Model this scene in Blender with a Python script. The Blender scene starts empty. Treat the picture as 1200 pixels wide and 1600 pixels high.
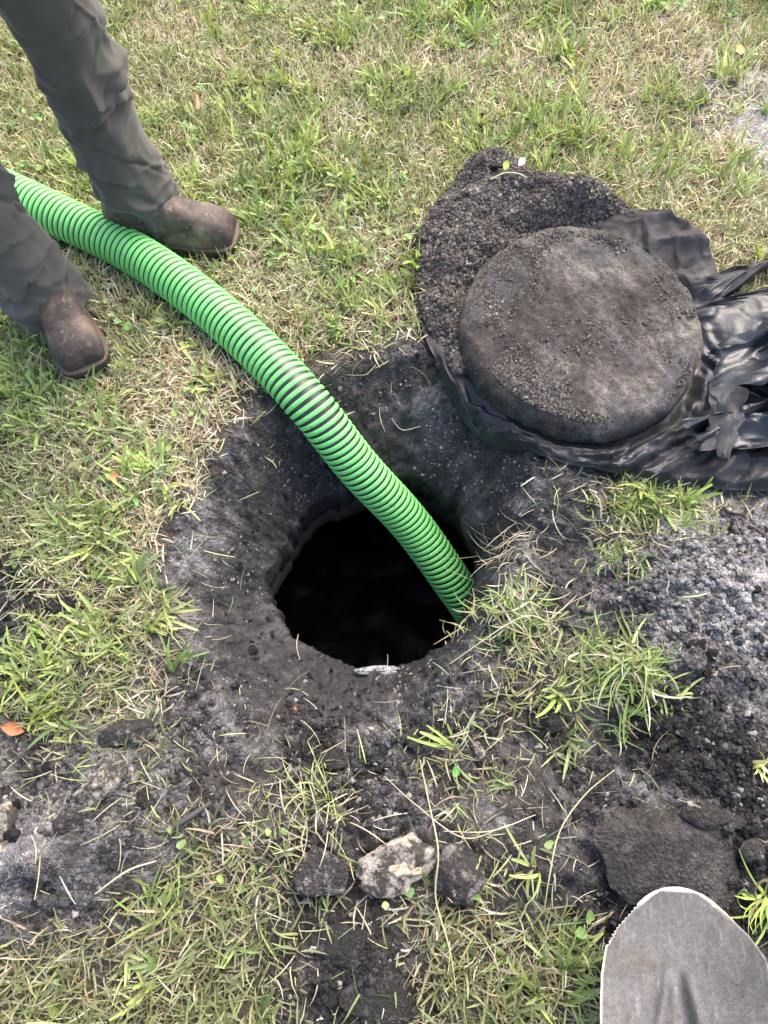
import bpy, bmesh, math, random
import numpy as np
from mathutils import Vector, Matrix
random.seed(7)
RNG = np.random.default_rng(11)
scene = bpy.context.scene
COL = scene.collection
R = math.radians

# ------------------------------------------------------------------ camera, sky, sun, exposure
CAM_H, PITCH, FPX = 1.45, R(66.0), 1202.0
cam_data = bpy.data.cameras.new('camera')
cam = bpy.data.objects.new('camera', cam_data)
COL.objects.link(cam)
cam.location = (0, 0, CAM_H)
cam.rotation_euler = (math.pi / 2 - PITCH, 0, 0)
cam_data.sensor_fit = 'VERTICAL'
cam_data.sensor_height = 36.0
cam_data.lens = 36.0 * FPX / 1600.0
cam_data.clip_start = 0.02
cam_data.clip_end = 1000.0
scene.camera = cam

SUN_EL, SUN_AZ = R(54), R(28)      # azimuth from +Y towards +X: light comes from the far right
world = bpy.data.worlds.new('World')
scene.world = world
world.use_nodes = True
wn = world.node_tree
sky = wn.nodes.new('ShaderNodeTexSky')
sky.sky_type = 'NISHITA'
sky.sun_disc = False
sky.sun_elevation = SUN_EL
sky.sun_rotation = SUN_AZ
sky.air_density = 1.0
sky.dust_density = 5.0
sky.ozone_density = 1.0
bg = wn.nodes['Background']
wn.links.new(sky.outputs['Color'], bg.inputs['Color'])
bg.inputs['Strength'].default_value = 0.15
sun_data = bpy.data.lights.new('sun', 'SUN')
sun_data.energy = 0.7
sun_data.angle = R(55)
sun_data.color = (1.0, 0.95, 0.88)
sun = bpy.data.objects.new('sun', sun_data)
COL.objects.link(sun)
sd = Vector((math.sin(SUN_AZ) * math.cos(SUN_EL), math.cos(SUN_AZ) * math.cos(SUN_EL), math.sin(SUN_EL)))
sun.rotation_euler = sd.to_track_quat('Z', 'Y').to_euler()
sun.location = (2, 4, 5)
vs = scene.view_settings
vs.view_transform = 'Standard'
vs.look = 'None'
vs.gamma = 1.0
vs.use_curve_mapping = False
vs.exposure = 1.92

# ------------------------------------------------------------------ helpers
def P(u, v, z=0.0):
    """the point at height z that the photograph shows at pixel u, v"""
    c, s = math.cos(PITCH), math.sin(PITCH)
    a, b = (u - 600.0) / FPX, (800.0 - v) / FPX
    d = Vector((a, c + b * s, -s + b * c))
    return Vector((0, 0, CAM_H)) + d * ((z - CAM_H) / d.z)

def PIX(x, y, z=0.0):
    c, s = math.cos(PITCH), math.sin(PITCH)
    zc = np.maximum(y * c - (z - CAM_H) * s, 0.05)
    return 600 + FPX * x / zc, 800 - FPX * (y * s + (z - CAM_H) * c) / zc

def _hash(ix, iy, iz, seed):
    h = (ix.astype(np.int64) * 374761393 + iy.astype(np.int64) * 668265263 + iz.astype(np.int64) * 2147483647 + seed * 974634777) & 0xffffffff
    h = ((h ^ (h >> 13)) * 1274126177) & 0xffffffff
    h = ((h ^ (h >> 16)) * 2246822519) & 0xffffffff
    return ((h ^ (h >> 15)) & 0xffffff) / float(0xffffff)

def vnoise(x, y, z=None, seed=0):
    """value noise, 0..1"""
    x = np.asarray(x, float); y = np.asarray(y, float)
    z = np.zeros_like(x) if z is None else np.asarray(z, float)
    ix, iy, iz = np.floor(x), np.floor(y), np.floor(z)
    fx, fy, fz = x - ix, y - iy, z - iz
    q = lambda t: t * t * t * (t * (t * 6 - 15) + 10)
    fx, fy, fz = q(fx), q(fy), q(fz)
    o = 0
    for k in ((0, 1) if np.any(fz) else (0,)):
        wz = (1 - fz) if k == 0 else fz
        a = _hash(ix, iy, iz + k, seed) * (1 - fx) + _hash(ix + 1, iy, iz + k, seed) * fx
        b = _hash(ix, iy + 1, iz + k, seed) * (1 - fx) + _hash(ix + 1, iy + 1, iz + k, seed) * fx
        o = o + wz * (a * (1 - fy) + b * fy)
    return o

def fbm(x, y, z=None, seed=0, octaves=4, gain=0.5):
    x = np.asarray(x, float); y = np.asarray(y, float)
    s, a, t = 0, 1.0, 0
    for o in range(octaves):
        k = 2.03 ** o
        s = s + a * (vnoise(x * k + o * 17.3, y * k - o * 9.1, None if z is None else np.asarray(z) * k, seed + o) - 0.5)
        t += a; a *= gain
    return s / t * 2        # about -1..1

def sstep(a, b, x):
    t = np.clip((x - a) / (b - a), 0, 1)
    return t * t * (3 - 2 * t)

def mesh_np(name, verts, faces, mat=None, parent=None, cols=None, smooth=True):
    """ONE mesh object from arrays; faces is an (M,3) or (M,4) array or a list of them"""
    me = bpy.data.meshes.new(name)
    fl = faces if isinstance(faces, list) else [faces]
    verts = np.asarray(verts, np.float32)
    me.vertices.add(len(verts)); me.vertices.foreach_set('co', verts.ravel())
    li = np.concatenate([np.asarray(f, np.int32).ravel() for f in fl])
    tot = np.concatenate([np.full(len(f), f.shape[1], np.int32) for f in fl])
    st = np.concatenate([[0], np.cumsum(tot)[:-1]]).astype(np.int32)
    me.loops.add(len(li)); me.loops.foreach_set('vertex_index', li)
    me.polygons.add(len(tot)); me.polygons.foreach_set('loop_start', st); me.polygons.foreach_set('loop_total', tot)
    me.update(calc_edges=True)
    if smooth: me.polygons.foreach_set('use_smooth', np.ones(len(tot), bool))
    if cols is not None:
        at = me.color_attributes.new('col', 'FLOAT_COLOR', 'POINT')
        c = np.ones((len(verts), 4), np.float32); c[:, :cols.shape[1]] = cols
        at.data.foreach_set('color', c.ravel())
    o = bpy.data.objects.new(name, me)
    COL.objects.link(o)
    if mat: me.materials.append(mat)
    if parent: o.parent = parent
    return o

def obj_bm(name, bm, mat=None, parent=None, smooth=True):
    me = bpy.data.meshes.new(name)
    bm.to_mesh(me); bm.free()
    if smooth: me.polygons.foreach_set('use_smooth', [True] * len(me.polygons))
    o = bpy.data.objects.new(name, me); COL.objects.link(o)
    if mat: me.materials.append(mat)
    if parent: o.parent = parent
    return o

def empty(name, loc=(0, 0, 0)):
    o = bpy.data.objects.new(name, None); COL.objects.link(o); o.location = loc
    o.empty_display_size = 0.1
    return o

def tag(o, label, cat=None, group=None, kind=None):
    o['label'] = label
    if cat: o['category'] = cat
    if group: o['group'] = group
    if kind: o['kind'] = kind
    return o

def grid_faces(a, b, wrap_a=False):
    """quads of an a x b vertex grid (index = i*b + j)"""
    i = np.arange(a if wrap_a else a - 1)[:, None]; j = np.arange(b - 1)[None, :]
    i2 = (i + 1) % a
    return np.stack([i * b + j, i2 * b + j, i2 * b + j + 1, i * b + j + 1], -1).reshape(-1, 4)

def bake(o, keep=True):
    """apply the modifiers"""
    dg = bpy.context.evaluated_depsgraph_get(); dg.update()
    me = bpy.data.meshes.new_from_object(o.evaluated_get(dg))
    o.modifiers.clear(); old = o.data; o.data = me
    bpy.data.meshes.remove(old)
    return o

def get_co(o):
    n = len(o.data.vertices); a = np.empty(n * 3, np.float32); o.data.vertices.foreach_get('co', a)
    return a.reshape(-1, 3)

def get_no(o):
    n = len(o.data.vertices); a = np.empty(n * 3, np.float32); o.data.vertices.foreach_get('normal', a)
    return a.reshape(-1, 3)

def set_co(o, a):
    o.data.vertices.foreach_set('co', np.asarray(a, np.float32).ravel()); o.data.update()

def set_col(o, cols):
    at = o.data.color_attributes.new('col', 'FLOAT_COLOR', 'POINT')
    c = np.ones((len(o.data.vertices), 4), np.float32); c[:, :cols.shape[1]] = cols
    at.data.foreach_set('color', c.ravel())

def spline(pts, n):
    """Catmull-Rom through pts, n samples even in arc length"""
    p = np.array([tuple(q) for q in pts], float)
    p = np.vstack([2 * p[0] - p[1], p, 2 * p[-1] - p[-2]])
    out = []
    for i in range(1, len(p) - 2):
        t = np.linspace(0, 1, 60, endpoint=False)[:, None]
        a, b, c, d = p[i - 1], p[i], p[i + 1], p[i + 2]
        out.append(0.5 * ((2 * b) + (c - a) * t + (2 * a - 5 * b + 4 * c - d) * t ** 2 + (3 * b - a - 3 * c + d) * t ** 3))
    out = np.vstack(out + [p[-2][None]])
    s = np.concatenate([[0], np.cumsum(np.linalg.norm(np.diff(out, axis=0), axis=1))])
    q = np.linspace(0, s[-1], n)
    return np.stack([np.interp(q, s, out[:, k]) for k in range(out.shape[1])], 1), s[-1]

def frames(c):
    """tangent, side and up vectors along a curve, without twist"""
    t = np.gradient(c, axis=0); t /= np.linalg.norm(t, axis=1)[:, None]
    u = np.empty_like(c); r = np.array([0, 0, 1.0]) if abs(t[0][2]) < 0.9 else np.array([1.0, 0, 0])
    for i in range(len(c)):
        r = r - t[i] * np.dot(r, t[i]); r /= np.linalg.norm(r); u[i] = r
    return t, np.cross(t, u), u

def tube(pts, radii, seg=8, n=None):
    """closed tube arrays along a spline"""
    n = n or max(6, len(pts) * 6)
    c, L = spline(pts, n)
    rr = np.interp(np.linspace(0, 1, n), np.linspace(0, 1, len(radii)), radii)
    t, s, u = frames(c)
    a = np.linspace(0, 2 * math.pi, seg, endpoint=False)
    v = c[:, None] + rr[:, None, None] * (s[:, None] * np.cos(a)[None, :, None] + u[:, None] * np.sin(a)[None, :, None])
    v = v.transpose(1, 0, 2).reshape(-1, 3)
    f = grid_faces(seg, n, True)
    k = len(v)
    v = np.vstack([v, c[:1], c[-1:]])
    i = np.arange(seg); i2 = (i + 1) % seg
    caps = np.vstack([np.stack([i * n, np.full(seg, k), i2 * n], 1), np.stack([i2 * n + n - 1, np.full(seg, k + 1), i * n + n - 1], 1)])
    return v, [f, caps]

# ------------------------------------------------------------------ materials
class M:
    """small node-graph writer"""
    def __init__(s, name):
        s.m = bpy.data.materials.new(name); s.m.use_nodes = True
        s.t = s.m.node_tree; s.b = s.t.nodes['Principled BSDF']; s.out = s.t.nodes['Material Output']
        s.co = None
    def n(s, kind, **kw):
        x = s.t.nodes.new(kind)
        for k, v in kw.items():
            if k.startswith('_'): setattr(x, k[1:], v)
            else: s.set(x.inputs[int(k[1:])] if k[0] == 'i' and k[1:].isdigit() else x.inputs[k], v)
        return x
    def set(s, sock, v):
        if isinstance(v, bpy.types.NodeSocket): s.t.links.new(v, sock)
        else:
            if sock.type == 'RGBA' and not np.isscalar(v) and len(v) == 3: v = (*v, 1)
            sock.default_value = v
    def obj(s):
        if not s.co: s.co = s.n('ShaderNodeTexCoord').outputs['Object']
        return s.co
    def noise(s, scale, detail=4, rough=0.55, dist=0.0, vec=None):
        x = s.n('ShaderNodeTexNoise', Vector=vec or s.obj(), Scale=scale, Detail=detail, Roughness=rough, Distortion=dist)
        return x.outputs['Fac']
    def vor(s, scale, feature='F1', out='Distance', vec=None):
        x = s.n('ShaderNodeTexVoronoi', _feature=feature, Vector=vec or s.obj(), Scale=scale)
        return x.outputs[out]
    def ramp(s, fac, stops):
        x = s.n('ShaderNodeValToRGB', Fac=fac); e = x.color_ramp.elements
        while len(e) < len(stops): e.new(0.5)
        for q, (p, c) in zip(e, stops):
            q.position = p; q.color = (c, c, c, 1) if np.isscalar(c) else (*c, 1)
        return x.outputs['Color']
    def rng(s, v, a, b, c, d):
        return s.n('ShaderNodeMapRange', Value=v, **{'From Min': a, 'From Max': b, 'To Min': c, 'To Max': d}).outputs['Result']
    def mix(s, fac, a, b, mode='MIX'):
        x = s.n('ShaderNodeMix', _data_type='RGBA', _blend_type=mode)
        s.set(x.inputs[0], fac); s.set(x.inputs[6], a); s.set(x.inputs[7], b)
        return x.outputs[2]
    def math(s, op, a, b=0.0):
        x = s.n('ShaderNodeMath', _operation=op); s.set(x.inputs[0], a); s.set(x.inputs[1], b)
        return x.outputs[0]
    def attr(s, name='col', out='Color'):
        return s.n('ShaderNodeAttribute', _attribute_name=name).outputs[out]
    def bump(s, h, strength, dist=0.01, normal=None):
        x = s.n('ShaderNodeBump', Height=h, Strength=strength, Distance=dist)
        if normal: s.set(x.inputs['Normal'], normal)
        return x.outputs['Normal']
    def fin(s, color=None, rough=None, normal=None, spec=None, **kw):
        if color is not None: s.set(s.b.inputs['Base Color'], color)
        if rough is not None: s.set(s.b.inputs['Roughness'], rough)
        if normal is not None: s.set(s.b.inputs['Normal'], normal)
        if spec is not None: s.set(s.b.inputs['Specular IOR Level'], spec)
        for k, v in kw.items(): s.set(s.b.inputs[k.replace('_', ' ')], v)
        return s.m

def m_soil(name, wetattr=True, scale=1.0, base=None):
    m = M(name)
    col = m.attr() if base is None else base
    n1 = m.noise(9 * scale, 5, 0.6); n2 = m.noise(70 * scale, 5, 0.7); n3 = m.noise(330 * scale, 3, 0.7)
    f = m.math('MULTIPLY', m.rng(n1, 0.3, 0.7, 0.65, 1.35), m.rng(n2, 0.3, 0.7, 0.5, 1.55))
    f = m.math('MULTIPLY', f, m.rng(n3, 0.3, 0.7, 0.6, 1.45))
    c = m.mix(1.0, col, f, 'MULTIPLY')
    sp = m.math('MULTIPLY', m.math('LESS_THAN', m.vor(230 * scale), 0.16), m.math('GREATER_THAN', m.noise(26 * scale, 2), 0.60))
    c = m.mix(m.math('MULTIPLY', sp, 0.75), c, (0.50, 0.46, 0.40))
    h = m.math('ADD', m.math('MULTIPLY', n2, 1.0), m.math('MULTIPLY', n3, 0.45))
    cr = m.math('ADD', m.math('MULTIPLY', m.vor(150 * scale), -1.0), m.math('MULTIPLY', m.vor(330 * scale), -0.5))
    if wetattr: cr = m.math('MULTIPLY', cr, m.math('SUBTRACT', 1.0, m.math('MULTIPLY', m.attr('col', 'Alpha'), 0.92)))
    h = m.math('ADD', h, cr)
    c = m.mix(m.math('SUBTRACT', 1.0, m.attr('col', 'Alpha')) if wetattr else 1.0, c, m.n('ShaderNodeMapRange', Value=m.n('ShaderNodeSeparateXYZ', Vector=m.vor(150 * scale, 'F1', 'Color')).outputs['X'], **{'To Min': 0.65, 'To Max': 1.4}).outputs['Result'], 'MULTIPLY')
    wet = m.attr('col', 'Alpha') if wetattr else None
    if wetattr:
        rough = m.math('SUBTRACT', 0.92, m.math('MULTIPLY', m.math('MULTIPLY', wet, 0.42), m.rng(n1, 0.35, 0.7, 0.5, 1.0)))
    else: rough = 0.93
    return m.fin(c, rough, m.bump(h, 0.75, 0.008), 0.35)

def m_grass(name):
    m = M(name)
    c = m.attr()
    c = m.mix(1.0, c, m.rng(m.noise(160, 2), 0.3, 0.7, 0.85, 1.15), 'MULTIPLY')
    m.fin(c, 0.52, None, 0.3)
    tr = m.n('ShaderNodeBsdfTranslucent', Color=m.mix(1.0, c, (1.25, 1.2, 0.55), 'MULTIPLY'))
    mx = m.n('ShaderNodeMixShader', Fac=0.22)
    m.t.links.new(m.b.outputs[0], mx.inputs[1]); m.t.links.new(tr.outputs[0], mx.inputs[2])
    m.t.links.new(mx.outputs[0], m.out.inputs['Surface'])
    return m.m

MAT = {}
MAT['ground'] = m_soil('soil_ground')
MAT['soil'] = m_soil('soil_loose', wetattr=False)
MAT['grass'] = m_grass('grass_blades')

def m_crumb():
    m = M('soil_crumb')
    at = m.n('ShaderNodeAttribute', _attribute_name='col', _attribute_type='INSTANCER').outputs['Color']
    c = m.mix(1.0, at, m.rng(m.noise(3, 3), 0.3, 0.7, 0.6, 1.4), 'MULTIPLY')
    return m.fin(c, 0.92, m.bump(m.noise(4, 3), 0.6, 0.3), 0.25)
MAT['crumb'] = m_crumb()

def m_rock(name, dark, light, thresh, scale=1.0):
    m = M(name)
    n1 = m.noise(18 * scale, 6, 0.65, 0.4); n2 = m.noise(95 * scale, 5, 0.7); n3 = m.noise(420, 3, 0.7)
    up = m.n('ShaderNodeSeparateXYZ', Vector=m.n('ShaderNodeTexCoord').outputs['Normal']).outputs['Z']
    f = m.ramp(m.math('ADD', n1, m.math('MULTIPLY', m.math('SUBTRACT', n2, 0.5), 0.5)), [(thresh - 0.07, 0.0), (thresh + 0.08, 1.0)])
    c = m.mix(f, dark, light)
    c = m.mix(1.0, c, m.rng(n2, 0.25, 0.75, 0.55, 1.4), 'MULTIPLY')
    c = m.mix(1.0, c, m.rng(n3, 0.3, 0.7, 0.65, 1.35), 'MULTIPLY')
    sp = m.math('MULTIPLY', m.math('LESS_THAN', m.vor(260), 0.15), m.math('GREATER_THAN', m.noise(34, 2), 0.58))
    c = m.mix(m.math('MULTIPLY', sp, 0.7), c, (0.5, 0.47, 0.42))
    h = m.math('ADD', n2, m.math('MULTIPLY', n3, 0.5))
    if light[0] < 0.3: h = m.math('ADD', h, m.math('ADD', m.math('MULTIPLY', m.vor(140), -0.9), m.math('MULTIPLY', m.vor(300), -0.5)))
    return m.fin(c, 0.93, m.bump(h, 0.95, 0.009), 0.3)
MAT['clod_dark'] = m_rock('clod_dark', (0.028, 0.025, 0.023), (0.070, 0.063, 0.059), 0.60)
MAT['clod_ash'] = m_rock('clod_ash', (0.045, 0.040, 0.037), (0.24, 0.22, 0.205), 0.56)
MAT['limestone'] = m_rock('limestone', (0.065, 0.057, 0.050), (0.42, 0.365, 0.295), 0.50)
MAT['lime_tan'] = m_rock('lime_tan', (0.30, 0.25, 0.18), (0.62, 0.53, 0.40), 0.46)
MAT['slab'] = m_rock('slab_soil', (0.034, 0.030, 0.028), (0.066, 0.058, 0.053), 0.52)

# ------------------------------------------------------------------ hand-drawn maps of the place, one number per 100 pixels of the photograph's ground
def pmap(rows):
    return np.array([[int(c) for c in r.split()] for r in rows.strip().split('\n')], float) / 9.0
GRASS = pmap('''9 9 9 9 9 9 9 9 9 9 9 9 9
9 9 9 9 9 9 9 9 9 9 8 5 6
9 9 9 9 9 9 9 9 9 9 8 6 3
9 9 9 9 9 9 9 9 9 9 9 9 6
9 9 9 9 9 9 9 9 9 9 9 9 9
9 9 9 9 9 9 7 6 6 6 6 7 9
9 9 9 9 6 4 1 0 3 5 5 7 9
9 9 9 7 1 0 0 0 1 5 5 7 9
8 9 8 3 0 0 0 0 1 2 7 3 3
3 7 7 2 0 0 0 0 2 1 2 0 0
3 8 8 2 0 0 0 1 5 4 1 0 0
6 8 7 4 1 0 0 3 5 6 2 0 0
4 4 5 5 4 3 3 5 5 5 2 0 1
2 2 4 6 6 4 3 4 5 2 0 0 1
2 3 6 7 7 5 4 6 4 2 0 0 2
6 7 7 8 7 4 3 7 7 6 2 2 3
8 8 8 8 7 3 3 7 7 7 4 3 3''')
DRY = pmap('''5 5 5 6 6 6 6 6 6 6 6 6 5
5 5 5 6 6 6 6 6 6 6 6 7 7
4 4 5 6 6 5 5 5 5 6 6 7 8
4 5 6 7 6 5 4 4 5 5 6 6 6
4 5 6 6 6 6 6 5 5 5 5 6 6
3 4 5 6 7 6 6 5 5 5 5 4 4
3 5 7 8 8 5 5 5 5 4 4 3 3
3 5 8 8 7 5 5 5 5 4 3 2 2
3 4 7 7 5 5 5 5 6 4 2 2 2
3 4 5 6 5 5 5 5 6 4 3 3 3
3 4 4 5 5 5 5 5 5 3 3 3 3
2 2 3 4 4 4 4 4 4 3 3 3 3
3 3 3 4 5 4 4 4 4 4 4 3 3
4 4 4 5 5 4 4 4 4 4 4 3 3
4 4 4 4 4 4 4 3 3 3 3 3 3
4 4 3 3 3 3 4 3 3 2 3 3 3
3 3 3 3 3 3 4 3 3 2 3 3 3''')
TUFT = pmap('''3 3 2 2 2 3 3 3 3 3 3 3 4
4 3 2 2 2 4 4 4 3 3 3 4 2
4 3 2 2 4 6 5 5 4 4 3 3 2
5 4 2 2 5 6 6 5 3 4 3 2 3
5 3 3 2 3 5 4 3 2 2 3 3 3
5 4 3 2 3 4 3 3 2 2 2 3 3
6 5 3 2 3 5 2 2 3 3 2 3 4
6 5 3 3 2 2 2 2 3 3 3 4 5
5 4 4 4 1 1 1 1 2 3 7 6 4
3 5 6 3 1 1 1 2 4 3 4 2 1
4 7 6 2 1 1 1 3 6 5 2 1 1
8 8 5 3 1 1 1 3 4 6 3 1 2
4 3 4 3 3 3 3 4 4 4 3 1 3
2 2 3 4 3 3 3 3 4 3 1 1 4
3 4 5 5 4 3 3 4 5 4 2 1 5
5 5 5 5 4 3 3 5 5 6 3 3 4
5 5 5 5 4 3 3 5 6 6 4 3 4''')
ASH = pmap('''2 2 2 2 2 2 2 2 2 2 3 6 5
2 2 2 2 2 2 2 2 2 2 2 6 8
2 2 2 2 2 2 2 2 2 2 2 6 9
2 2 2 2 2 2 2 2 2 2 2 4 8
2 2 2 2 2 2 2 2 2 2 2 2 3
2 2 2 2 1 1 1 1 1 1 1 1 2
2 2 2 1 1 1 1 1 1 1 1 1 2
2 2 1 2 1 0 0 0 1 1 1 2 2
1 1 2 4 0 0 0 0 2 2 4 7 6
1 1 2 4 1 0 0 0 2 2 6 9 9
2 1 2 4 2 0 0 2 2 2 4 7 8
3 3 4 3 2 2 2 2 2 2 2 3 3
4 4 6 3 2 2 2 2 2 2 2 2 2
6 5 5 3 2 2 3 3 2 2 2 2 2
4 4 2 2 1 1 1 1 1 1 1 1 1
2 2 1 1 1 0 0 1 1 1 1 1 1
2 2 1 1 1 0 0 1 1 1 1 1 1''')

def sample(mp, x, y):
    u, v = PIX(x, y)
    fu = np.clip(u / 100.0, 0, 11.999); fv = np.clip(v / 100.0, 0, 15.999)
    iu, iv = fu.astype(int), fv.astype(int)
    a, b = fu - iu, fv - iv
    val = (mp[iv, iu] * (1 - a) + mp[iv, iu + 1] * a) * (1 - b) + (mp[iv + 1, iu] * (1 - a) + mp[iv + 1, iu + 1] * a) * b
    # away from the dig everything goes back to lawn
    o = sstep(120, 420, np.maximum(np.maximum(-u, u - 1200), np.maximum(-v, v - 1600)))
    return val * (1 - o) + (0.95 if mp is GRASS else 0.22 if mp is ASH else 0.45) * o

# ------------------------------------------------------------------ the pit and the ground sheet
HC = np.array([-0.02, 0.60])
RIM_Z = -0.20
rim_px = [(748, 890), (742, 830), (708, 778), (650, 750), (590, 752), (540, 765), (490, 785), (466, 820), (450, 850), (430, 872), (418, 905), (430, 950), (456, 990), (502, 1024), (560, 1042), (620, 1042), (668, 1028), (698, 1000), (716, 972), (736, 930)]
pit_px = [(845, 800), (810, 690), (730, 600), (620, 545), (520, 580), (430, 630), (360, 720), (295, 800), (262, 900), (268, 1000), (300, 1085), (380, 1155), (480, 1195), (600, 1150), (680, 1085), (735, 1010), (765, 950), (800, 890)]
def polar(px, z):
    q = np.array([tuple(P(u, v, z))[:2] for u, v in px]) - HC
    a = np.arctan2(q[:, 1], q[:, 0]); r = np.hypot(q[:, 0], q[:, 1]); o = np.argsort(a)
    return a[o], r[o]
RA, RR_ = polar(rim_px, RIM_Z)
QA, QR = polar(pit_px, 0.0)
rim_r = lambda th: np.interp(th, RA, RR_, period=2 * math.pi) + 0.011 * fbm(np.cos(th) * 9, np.sin(th) * 9, seed=3, octaves=4)
pit_r = lambda th: np.interp(th, QA, QR, period=2 * math.pi)

def bump2(x, y, u, v, amp, sx, sy, rot=0.0):
    c = P(u, v); dx, dy = x - c.x, y - c.y
    a = math.cos(rot) * dx + math.sin(rot) * dy; b = -math.sin(rot) * dx + math.cos(rot) * dy
    return amp * np.exp(-(a / sx) ** 2 - (b / sy) ** 2)

def height(x, y, fine=True):
    x = np.asarray(x, float); y = np.asarray(y, float)
    dx, dy = x - HC[0], y - HC[1]
    th = np.arctan2(dy, dx); r = np.hypot(dx, dy)
    ri, ro = rim_r(th), np.maximum(pit_r(th), rim_r(th) + 0.06)
    s = np.clip((r - ri) / (ro - ri), 0, 1)
    pit = (1 - s) ** 1.35 * (1 + 0.35 * s)
    near = np.exp(-(r / 2.2) ** 4)
    h = 0.018 * fbm(x * 1.7, y * 1.7, seed=21, octaves=3)
    m = 0
    for a in ((110, 1330, 0.075, 0.20, 0.09, 0.35), (190, 1190, 0.035, 0.09, 0.06), (620, 1290, 0.035, 0.26, 0.07), (1120, 1120, 0.06, 0.14, 0.22),
              (1110, 930, 0.045, 0.15, 0.10), (930, 1060, 0.035, 0.12, 0.09), (60, 900, 0.02, 0.12, 0.07), (1030, 1330, 0.045, 0.15, 0.08),
              (790, 960, 0.035, 0.07, 0.06), (560, 1520, 0.015, 0.1, 0.06), (890, 840, -0.055, 0.09, 0.055), (1000, 1550, 0.02, .1, .1)):
        m = m + bump2(x, y, *a)
    h = h + m * (1 - pit)
    h = h + RIM_Z * pit
    if fine:
        g = sample(GRASS, x, y)
        bare = 1 - sstep(0.15, 0.75, g)
        inpit = sstep(0.02, 0.5, pit)
        rough = bare * (1 - 0.45 * inpit)
        h = h + near * (0.016 * rough * fbm(x * 14, y * 14, seed=31, octaves=3) + 0.024 * rough * fbm(x * 42, y * 42, seed=37, octaves=3) + 0.006 * rough * (np.abs(fbm(x * 120, y * 120, seed=41, octaves=2)) - 0.2))
        h = h + 0.004 * fbm(x * 25, y * 25, seed=45, octaves=2) * near
        # the pit's sides are torn and pitted
        h = h + inpit * (0.020 * fbm(x * 10 + 5, y * 10, seed=51, octaves=4) + 0.010 * (0.35 - np.abs(fbm(x * 24, y * 24, seed=53, octaves=3))) + 0.004 * fbm(x * 90, y * 90, seed=54, octaves=2))
    return h

def soil_colour(x, y):
    """albedo of the bare earth (rgb) and how wet it is (alpha)"""
    g = sample(GRASS, x, y); ash = sample(ASH, x, y)
    dx, dy = x - HC[0], y - HC[1]; th = np.arctan2(dy, dx); r = np.hypot(dx, dy)
    s = np.clip((r - rim_r(th)) / (pit_r(th) - rim_r(th)), 0, 1.6)
    wet = (1 - sstep(0.15, 0.95, s))
    n = fbm(x * 16, y * 16, seed=61, octaves=4)
    n2 = fbm(x * 60, y * 60, seed=67, octaves=3)
    a = np.clip(ash * 1.15 + 0.42 * n + 0.40 * n2 - 0.10, 0, 1) ** 1.5
    dark = np.array([0.031, 0.0282, 0.0282]); light = np.array([0.29, 0.275, 0.27]); lawn = np.array([0.095, 0.074, 0.048]); wetc = np.array([0.020, 0.0188, 0.020])
    c = dark + (light - dark) * a[..., None]
    _, pv = PIX(x, y)
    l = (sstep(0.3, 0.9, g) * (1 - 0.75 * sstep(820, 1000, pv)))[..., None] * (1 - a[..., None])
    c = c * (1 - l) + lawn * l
    w = wet[..., None]
    c = c * (1 - w) + (wetc + np.array([0.055, 0.052, 0.054]) * np.clip(n + 0.45 * n2 + 0.05, 0, 1)[..., None]) * w
    return np.concatenate([c, wet[..., None]], -1)

def build_ground():
    NA = 860
    st = 0.0042; d = [0.0]
    while d[-1] < 2.7: d.append(d[-1] + st); st *= 1.0068
    while d[-1] < 320: d.append(d[-1] + st); st *= 1.13
    d = np.array(d)
    th = np.linspace(-math.pi, math.pi, NA, endpoint=False)
    ri = rim_r(th)[None]
    r = ri * np.exp(-d / 0.5)[:, None] + 0.22 * (1 - np.exp(-d / 0.5))[:, None] + d[:, None]
    x = HC[0] + r * np.cos(th); y = HC[1] + r * np.sin(th)
    z = height(x, y)
    far = sstep(3, 30, r)
    z = z * (1 - far)
    col = soil_colour(x, y)
    far = sstep(2.6, 4.5, r)[..., None]
    col[..., :3] = col[..., :3] * (1 - far) + np.array([0.13, 0.13, 0.05]) * far
    # the torn edge of the soil turns down into the tank
    lips = [(0.000, 0.012), (0.002, 0.028), (0.004, 0.05), (0.001, 0.075), (-0.006, 0.10), (-0.014, 0.125)]
    X, Y, Z, Cc = [], [], [], []
    for k, (dr, dz) in enumerate(reversed(lips)):
        rr = rim_r(th) - dr + 0.010 * fbm(np.cos(th) * 12 + k * .2, np.sin(th) * 12, seed=71, octaves=3)
        X.append(HC[0] + rr * np.cos(th)); Y.append(HC[1] + rr * np.sin(th))
        Z.append(z[0] - dz + 0.008 * fbm(np.cos(th) * 20, np.sin(th) * 20, seed=73, octaves=2)); Cc.append(col[0] * np.array([0.95, 0.9, 0.86, 1]))
    x = np.vstack([np.array(X), x]); y = np.vstack([np.array(Y), y]); z = np.vstack([np.array(Z), z]); col = np.concatenate([np.array(Cc), col], 0)
    nr = x.shape[0]
    v = np.stack([x, y, z], -1).transpose(1, 0, 2).reshape(-1, 3)
    c = col.transpose(1, 0, 2).reshape(-1, 4)
    f = grid_faces(NA, nr, True)[:, ::-1]
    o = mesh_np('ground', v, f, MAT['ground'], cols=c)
    tag(o, 'dark churned soil and lawn ground around the dug hole', kind='structure')
    return o
build_ground()
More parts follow.
